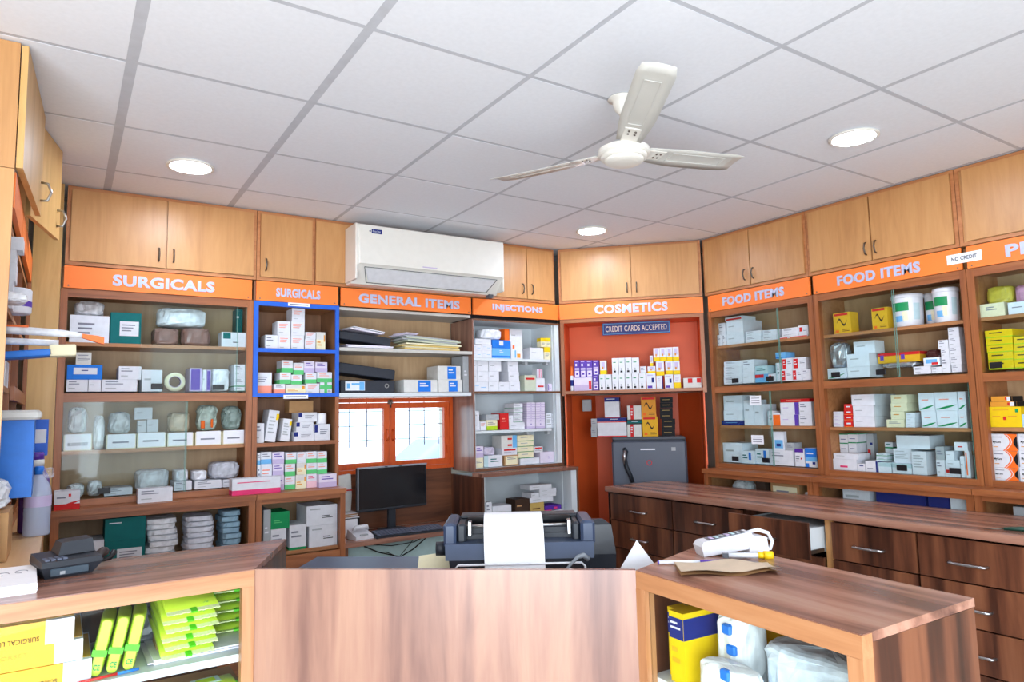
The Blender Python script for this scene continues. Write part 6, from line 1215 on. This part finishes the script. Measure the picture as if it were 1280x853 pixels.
# ------------------------------------------------------------------ on the countertops
cm = thing('card_terminal', 'black card payment terminal lying on the left counter', 'card terminal', (.475, 1.02, 1.10), R(14))
MB().loft([[(-.062, -.05, .0), (.05, -.05, .0), (.06, .07, 0), (-.06, .07, 0)], [(-.072, -.058, .03), (.075, -.058, .03), (.078, .08, .034), (-.07, .08, .034)], [(-.070, -.054, .044), (.072, -.054, .044), (.075, .076, .054), (-.068, .076, .054)]]).build('body', DPLAST, cm)
MB().box(-.052, -.0605, .006, .040, -.0545, .026, 0, .002).build('front_plate', paint('dark_slate_plastic', (62, 76, 88), .4), cm); MB().box(-.03, -.062, .010, -.018, -.0602, .018).build('emblem', P('grey'), cm)
MB().loft([[(-.02, .0, .05), (.07, .0, .05), (.07, .075, .055), (-.02, .075, .055)], [(-.01, .01, .082), (.066, .01, .086), (.066, .07, .088), (-.01, .07, .084)]]).build('paper_hood', DPLAST, cm)
for k in range(4):
    for j in range(3): MB().box(-.06+k*.014, -.04+j*.014, .044, -.05+k*.014, -.03+j*.014, .0495).build('key', KEYM, cm)
MB().tube([(.07, -.01, .03), (.09, -.005, .045), (.10, .02, .04)], .014, 8).build('roll_cover', paint('brown_black', (48, 38, 38), .4), cm); MB().tube([(.09, .03, .012), (.125, .05, .014), (.14, .06, .03)], [.004, .007, .009], 8).build('cable_plug', P('black', .4), cm)
pp = thing('paper_pile', 'stack of scribbled white papers at the left end of the counter', 'papers', (.345, .955, 1.10), R(2))
for k in range(8): MB().box(-.13, -.155, 0, .062+.001*(k % 3), .12, .0028).build('sheet', PAPER, pp, (0, .002*(k % 2), k*.003))
for (x, y) in ((-.01, .02), (.03, .03), (-.04, .0)):
    MB().tube([(x+.014*math.cos(a), y+.02*math.sin(a), .0243) for a in [q*.6 for q in range(9)]], .0009, 4).build('pen_scribble', P('ink'), pp)
# label gun, pen, envelope, highlighter on the right counter
lgun = thing('label_printer', 'white handheld label device with loop handle on the right counter', 'label device', (2.075, .05, 1.10), R(-24)); lgun.scale = (.9, .9, .9)
b = MB(); b.loft([[(-.10, -.03, 0.0), (.06, -.03, .018), (.06, .03, .018), (-.10, .03, .0)], [(-.108, -.034, .03), (.07, -.034, .052), (.07, .034, .052), (-.108, .034, .03)], [(-.098, -.026, .044), (.064, -.02, .068), (.064, .026, .068), (-.098, .03, .044)]]); b.build('body', P('white', .35), lgun)
MB().loft([[(-.075, -.02, .0475), (.05, -.014, .067), (.05, .02, .067), (-.075, .024, .0475)], [(-.075, -.02, .0485), (.05, -.014, .068), (.05, .02, .068), (-.075, .024, .0485)]]).build('keypad_strip', P('dgrey', .4), lgun)
for k in range(6): MB().box(-.068+k*.018, -.010, .0505+k*.0028, -.056+k*.018, .012, .0525+k*.0028).build('key', P(('lilac', 'palet', 'grey')[k % 3]), lgun)
MB().loft([[(.05, -.035, .0), (.12, -.03, .004), (.12, .03, .004), (.05, .035, .0)], [(.055, -.035, .06), (.115, -.028, .05), (.115, .028, .05), (.055, .035, .06)]]).build('head', P('white', .35), lgun)
MB().tube([(.06, 0, .062), (.10, 0, .07), (.135, 0, .058), (.148, 0, .03), (.14, 0, .008), (.12, 0, .006)], .006, 8).build('loop_handle', P('white', .35), lgun)
pn = thing('pen', 'white and violet pen lying beside the brown envelope', 'pen', (1.83, .058, 1.106), R(-38))
MB().tube([(-.02, 0, .001), (.09, 0, .001)], .0055, 10).build('barrel', P('white', .3), pn); MB().tube([(.088, 0, .001), (.14, 0, .001)], .0068, 10).build('cap', P('purple', .3), pn); MB().tube([(-.024, 0, .001), (-.02, 0, .001)], .0055, 10).build('end_plug', P('purple', .3), pn)
en = thing('paper_envelope', 'crumpled brown paper envelope on the right counter', 'envelope', (1.885, -.075, 1.10), R(-36))
def crease(z): 
    N = 8; vs = []; fs = []; rnd = random.Random(int(z*1e4))
    for j in range(5):
        for i in range(N+1): vs.append((-.11+.25*i/N, -.062+.11*j/4+.012*(i/N), z+.006*math.sin(i*1.1+j*.7)*(.3+i/N)+.005))
    for j in range(4):
        for i in range(N): a = j*(N+1)+i; fs.append((a, a+1, a+N+2, a+N+1))
    return vs, fs
for z, m in ((.0005, P('kraft', .8)), (.009, paint('pale_kraft', (206, 184, 160), .8))):
    vs, fs = crease(z); q = MB(); n0 = len(vs); q._add(vs+[(x, y, zz-.001) for x, y, zz in vs], fs+[tuple(i+n0 for i in f[::-1]) for f in fs], 0, True); q.build('paper_fold', m, en)
hl = thing('highlighter', 'yellow capped clear marker lying right of the envelope', 'marker', (2.065, -.03, 1.109), R(-40))
MB().tube([(-.06, 0, 0), (.02, 0, 0)], .007, 10).build('barrel', P('pale', .25), hl); MB().tube([(.02, 0, 0), (.036, 0, 0)], [.0085, .009], 10).build('cap', P('yellow', .3), hl); MB().box(-.075, -.006, -.006, -.06, .006, .006).build('clip', P('dgrey', .3), hl)
MB().tube([(.036, 0, 0), (.06, 0, 0)], [.012, .011], 10).build('cap_end', P('yellow', .3), hl)

# ------------------------------------------------------------------ left corner: bottles, hanging packs, blue cartons
bt = thing('water_bottle', 'clear plastic water bottle with blue cap on the left ledge', 'bottle', (.385, 1.83, 1.104)); 
WB = film('clear_bottle', (206, 216, 238), .40, .1, False)
MB().lathe([(.040, 0), (.043, .006), (.042, .07), (.043, .075), (.043, .15), (.038, .18), (.018, .215), (.013, .225)], 24).build('body', WB, bt); MB().lathe([(.0155, .222), (.0155, .248), (.012, .252)], 16).build('cap', P('blue', .35), bt)
MB().lathe([(.0436, .105), (.0436, .145)], 24, 0, (0,0,0), True, False).build('wrap_label', P('lilac', .4), bt)
link('shrink_film', bag_mesh('shrink_film', film('thin_film', (240, 240, 250), .8, .15), .045, .04, .05, 5, .25), bt, (.03, -.02, .205))
pb = thing('water_bottle', 'violet plastic bottle with white ring behind the clear bottle', 'bottle', (.372, 1.935, 1.104))
MB().lathe([(.046, 0), (.05, .008), (.05, .16), (.046, .20), (.03, .235), (.026, .245)], 24).build('body', paint('violet_plastic', (96, 62, 138), .3, 0, .06, 10, .5), pb); MB().lathe([(.027, .243), (.027, .272)], 20).build('neck_ring', P('offwhite', .4), pb); MB().lathe([(.026, .272), (.026, .294), (.022, .30)], 20).build('cap', P('violet', .35), pb)
cb_ = thing('kraft_carton', 'brown kraft carton holding a plastic bag on the left ledge', 'carton', (.13, 1.30, 1.104))
MB().box(0, 0, 0, .195, .24, .145).build('carton_body', P('kraft', .7), cb_)
tag(link('plastic_bag', bag_mesh('plastic_bag', FILM, .20, .10, .20, 8, .25), None, (.235, 1.32, 1.2500)), 'crumpled plastic bag sitting in the kraft carton on left ledge', 'bag')
for (n, x0, x1, y, z0, z1, lab, col) in (('blue_carton', .12, .372, 1.555, 1.2688, 1.528, 'larger blue carton jutting from the left wall shelves', 'blue'), ('blue_carton', .14, .405, 2.00, 1.387, 1.53, 'smaller blue carton behind the larger one, left wall shelves', 'navy')):
    t = thing(n, lab, 'carton', (x0, y, z0)); MB().box(0, 0, 0, x1-x0, .14, z1-z0).build('carton_body', P('blue' if col == 'blue' else 'tapeblue', .5), t)
    if col == 'blue': MB().box(.03, -.0012, .01, .115, -.0002, z1-z0-.01).build('side_label', P('lilac2'), t)
    else:
        MB().box(.13, -.0012, .05, x1-x0-.005, -.0002, z1-z0-.04).build('side_label', P('white'), t); MB().box(.14, -.002, .02, .18, -.0012, .08).build('printed_mark', P('black'), t)
tag(MB().box(0, 0, 0, .26, .20, .032, 0, .008).build('foam_slab', P('offwhite', .8), None, (.13, 1.51, 1.529)), 'white foam slab lying on the larger blue carton', 'slab')
tp = thing('tube_pack', 'long white wrapped tube with orange tip jutting from left shelves', 'tube', (.10, 1.60, 1.842))
MB().tube([(0, 0, 0), (.2, -.005, -.004), (.34, -.01, -.010), (.40, -.01, -.016)], [.014, .015, .013, .009], 10).build('wrapper', FILMW, tp); MB().loft([[(.40, -.018, -.024), (.40, .0, -.024), (.40, .0, -.010), (.40, -.018, -.010)], [(.45, -.024, -.040), (.45, .006, -.040), (.45, .006, -.016), (.45, -.024, -.016)], [(.468, -.028, -.046), (.468, .010, -.046), (.468, .010, -.022), (.468, -.028, -.022)]]).build('orange_tip', P('orange', .5), tp); MB().box(.14, -.018, .006, .24, .01, .013).build('orange_band', P('orange', .5), tp)
tp2 = tag(MB().tube([(0, 0, 0), (.2, 0, -.004), (.33, .0, -.006)], .012, 10).build('tube_pack', FILMW, None, (.10, 1.63, 1.806)), 'second white wrapped tube just below the orange tipped one', 'tube')
tag(MB().box(0, 0, 0, .165, .15, .088).build('medicine_carton', CARTON, None, (.12, 1.55, 1.6412)), 'white carton under the slim blue packet, left wall shelves', 'carton')
bp_ = thing('blue_packet', 'slim blue packet with beige tip jutting below the white tubes', 'packet', (.215, 1.58, 1.7315)); MB().box(0, 0, 0, .20, .10, .024, 0, .004).xf(Matrix.Rotation(R(-6), 4, 'Y')).build('sleeve', P('blue', .5), bp_); MB().box(.19, 0, 0, .27, .09, .04, 0, .003).xf(Matrix.Translation((0, 0, .008)) @ Matrix.Rotation(R(-3), 4, 'Y')).build('beige_tip', P('cream', .6), bp_)
tag(link('polythene_pack', bag_mesh('polythene_pack', FILMW, .20, .035, .15, 11, .15, .4), None, (.25, 1.32, 1.9005)), 'flat polythene pack jutting from upper left wall shelves', 'pack')
rl = thing('cotton_roll', 'white roll with purple lettering on upper left wall shelf', 'roll', (.295, 1.655, 1.9012)); MB().lathe([(.045, 0), (.05, .006), (.05, .085), (.045, .09)], 20).build('roll_body', P('white', .6), rl)
MB().lathe([(.0508, .025), (.0508, .045)], 20, 0, (0,0,0), True, False).build('purple_print', P('purple'), rl)
for i, (y, z0, z1, x1) in enumerate(((1.50, 2.10, 2.145, .318), (1.50, 2.055, 2.0995, .300), (1.50, 1.992, 2.0545, .302), (1.50, 1.9012, 1.9915, .296))):
    tag(MB().box(0, 0, 0, x1-.14, .09, z1-z0).quad(.02, .3*(z1-z0), .08, .5*(z1-z0), -.0006, 1).build('medicine_carton', [CARTON, P('ink')], None, (.14, y, z0)), ('topmost white box of the stack on left wall shelf', 'second box from top of the stack, left wall shelf', 'third box from top of the stack, left wall shelf', 'lowest box of the stack, left wall shelf')[i], 'box', 'white boxes stacked on the left wall shelf')

# ------------------------------------------------------------------ showcase contents
LIME = paint('lime_wrapper', (186, 212, 56), .3, 0, .06, 14, .5, bump=.3)
def wipes(name, label, loc, rot, w, d, h, group, upright=False):
    t = thing(name, label, 'packet', loc, rot=rot, group=group); b = MB(); N = 6; rings = []
    for k in range(N+1):
        u = k/N; y = -d/2+d*u; e_ = ((.66, .92, 1, 1, 1, .92, .66) if upright else (.12, .72, 1, 1, 1, .72, .12))[k]; hh = h*e_; ww = w*(1, .985, .97, .965, .97, .985, 1)[k]/2; c = min(hh*.3, .006)
        rings.append([(-ww, y, h/2-hh/2+c), (-ww+c, y, h/2-hh/2), (ww-c, y, h/2-hh/2), (ww, y, h/2-hh/2+c), (ww, y, h/2+hh/2-c), (ww-c, y, h/2+hh/2), (-ww+c, y, h/2+hh/2), (-ww, y, h/2+hh/2-c)])
    b.loft(rings, 0, True, True); b.build('wrapper', LIME, t)
    if upright: MB().box(-w*.16, -d/2-.0015, .0005, -w*.04, d/2-.004, h+.0012).build('green_band', P('limegreen', .4), t)
    q = MB(); n = 14
    for k in range(n): q.box(-w/2+w*k/n+.0005, -d/2-.014-.002*(k % 2), h*.46, -w/2+w*(k+1)/n-.0005, -d/2+.004, h*.56)
    if upright:
        l_ = lettering('CE', P('dgreen'), 0, 0, 0, h*.45, w*.10, t, .0004, .02); l_.matrix_local = Matrix(((0, 0, 1, -w*.40), (0, 1, 0, -d/2-.001), (-1, 0, 0, h*.72), (0, 0, 0, 1)))
        return t
    q.build('crimped_edge', P('limew', .4), t)
    MB().box(-w*.06, -d/2-.017, h*.40, w*.06, -d/2+.002, h*.62).build('green_tab', P('limegreen', .4), t)
    MB().box(w*.475, -d*.36, h*.12, w*.492, d*.36, h*.80).build('green_side', P('limegreen', .4), t)
    fp_ = MB().box(-w*.24, -d*.2, h*.99, w*.24, d*.26, h*1.0+.0008).build('flap_label', P('palet', .4), t)
    MB().box(-w*.16, -d*.12, h*1.0+.0008, w*.16, d*.18, h*1.0+.0014).build('flap_print', P('lime'), fp_)
    lettering('CE', P('dgreen'), w*.22, -d*.5+.012, h*.58, w*.09, h*.28, t, .0004, .0)
    return t
_tl = R(20)
for k in range(6): wipes('wipes_packet', f'green wet wipes packet, {("bottom of", "second up in", "third up in", "fourth up in", "fifth up in", "top of")[k]} the middle leaning stack, left showcase', (.752+.004*(k % 2), .905-math.sin(_tl)*.0236*k*.55, .9125+.0236*k), (0, 0, 0), .135, .20, .0215, 'green wipes packets in the left showcase').rotation_euler = (Matrix.Rotation(R(5+2*(k % 2)), 3, 'Z') @ Matrix.Rotation(_tl, 3, 'X')).to_euler()
tag(MB().loft([[(-.06, -.03, 0), (.06, -.03, 0), (.06, .06, 0), (-.06, .06, 0)], [(-.06, -.03, .018), (.06, -.03, .018), (.06, .06, .05), (-.06, .06, .05)]]).build('kraft_wedge', P('kraft', .7), None, (.752, .92, .885)), 'folded kraft carton propping the leaning wipes stack', 'carton')
for k in range(6): wipes('wipes_packet', f'green wet wipes packet, {("bottom of", "second up in", "third up in", "fourth up in", "fifth up in", "top of")[k]} the right flat stack, left showcase', (.908+.003*(k % 2), 1.00, .8855+.0282*k), (0, 0, R(-3+2*(k % 2))), .125, .19, .0278, 'green wipes packets in the left showcase')
for k in range(3): wipes('wipes_packet', f'{("leftmost", "middle", "rightmost")[k]} of three green wipes packets standing on edge, left showcase', (.580+.0365*k, .87, .8735+.068), (0, R(-79), 0), .135, .17, .033, 'green wipes packets in the left showcase', True).rotation_euler = (Matrix.Rotation(R(-6), 3, 'Z') @ Matrix.Rotation(R(-79), 3, 'Y')).to_euler()
sheets('paper_pile', 'white paper sheets lying under the wipes in left showcase', .795, .90, .873, .25, .20, 3, [PAPER, P('lilac2')], .05, .008, 12, th=.004)
pc = thing('pencil', 'red and blue pencil lying in front of the standing wipes packets', 'pencil', (.572, .772, .8775), R(8)); MB().tube([(-.07, 0, 0), (.02, 0, 0)], .004, 6).build('red_half', P('red', .4), pc); MB().tube([(.02, 0, 0), (.07, 0, 0)], .004, 6).build('blue_half', P('blue', .4), pc)
wipes('wipes_packet', 'green wet wipes packet on the lower level of left showcase', (.81, .82, .762), (0, 0, R(4)), .15, .10, .035, 'green wipes packets in the left showcase')
tag(MB().box(-.10, -.06, 0, .12, .12, .12).build('carton', P('kraft', .6), None, (.79, .90, .6405)), 'kraft carton on lower level of left showcase', 'carton')
tag(link('plastic_bag', bag_mesh('plastic_bag', film('dark_film', (120, 122, 130), .2), .20, .14, .09, 21, .2), None, (.655, .985, .873)), 'grey crumpled bag behind the standing wipes in left showcase', 'bag')
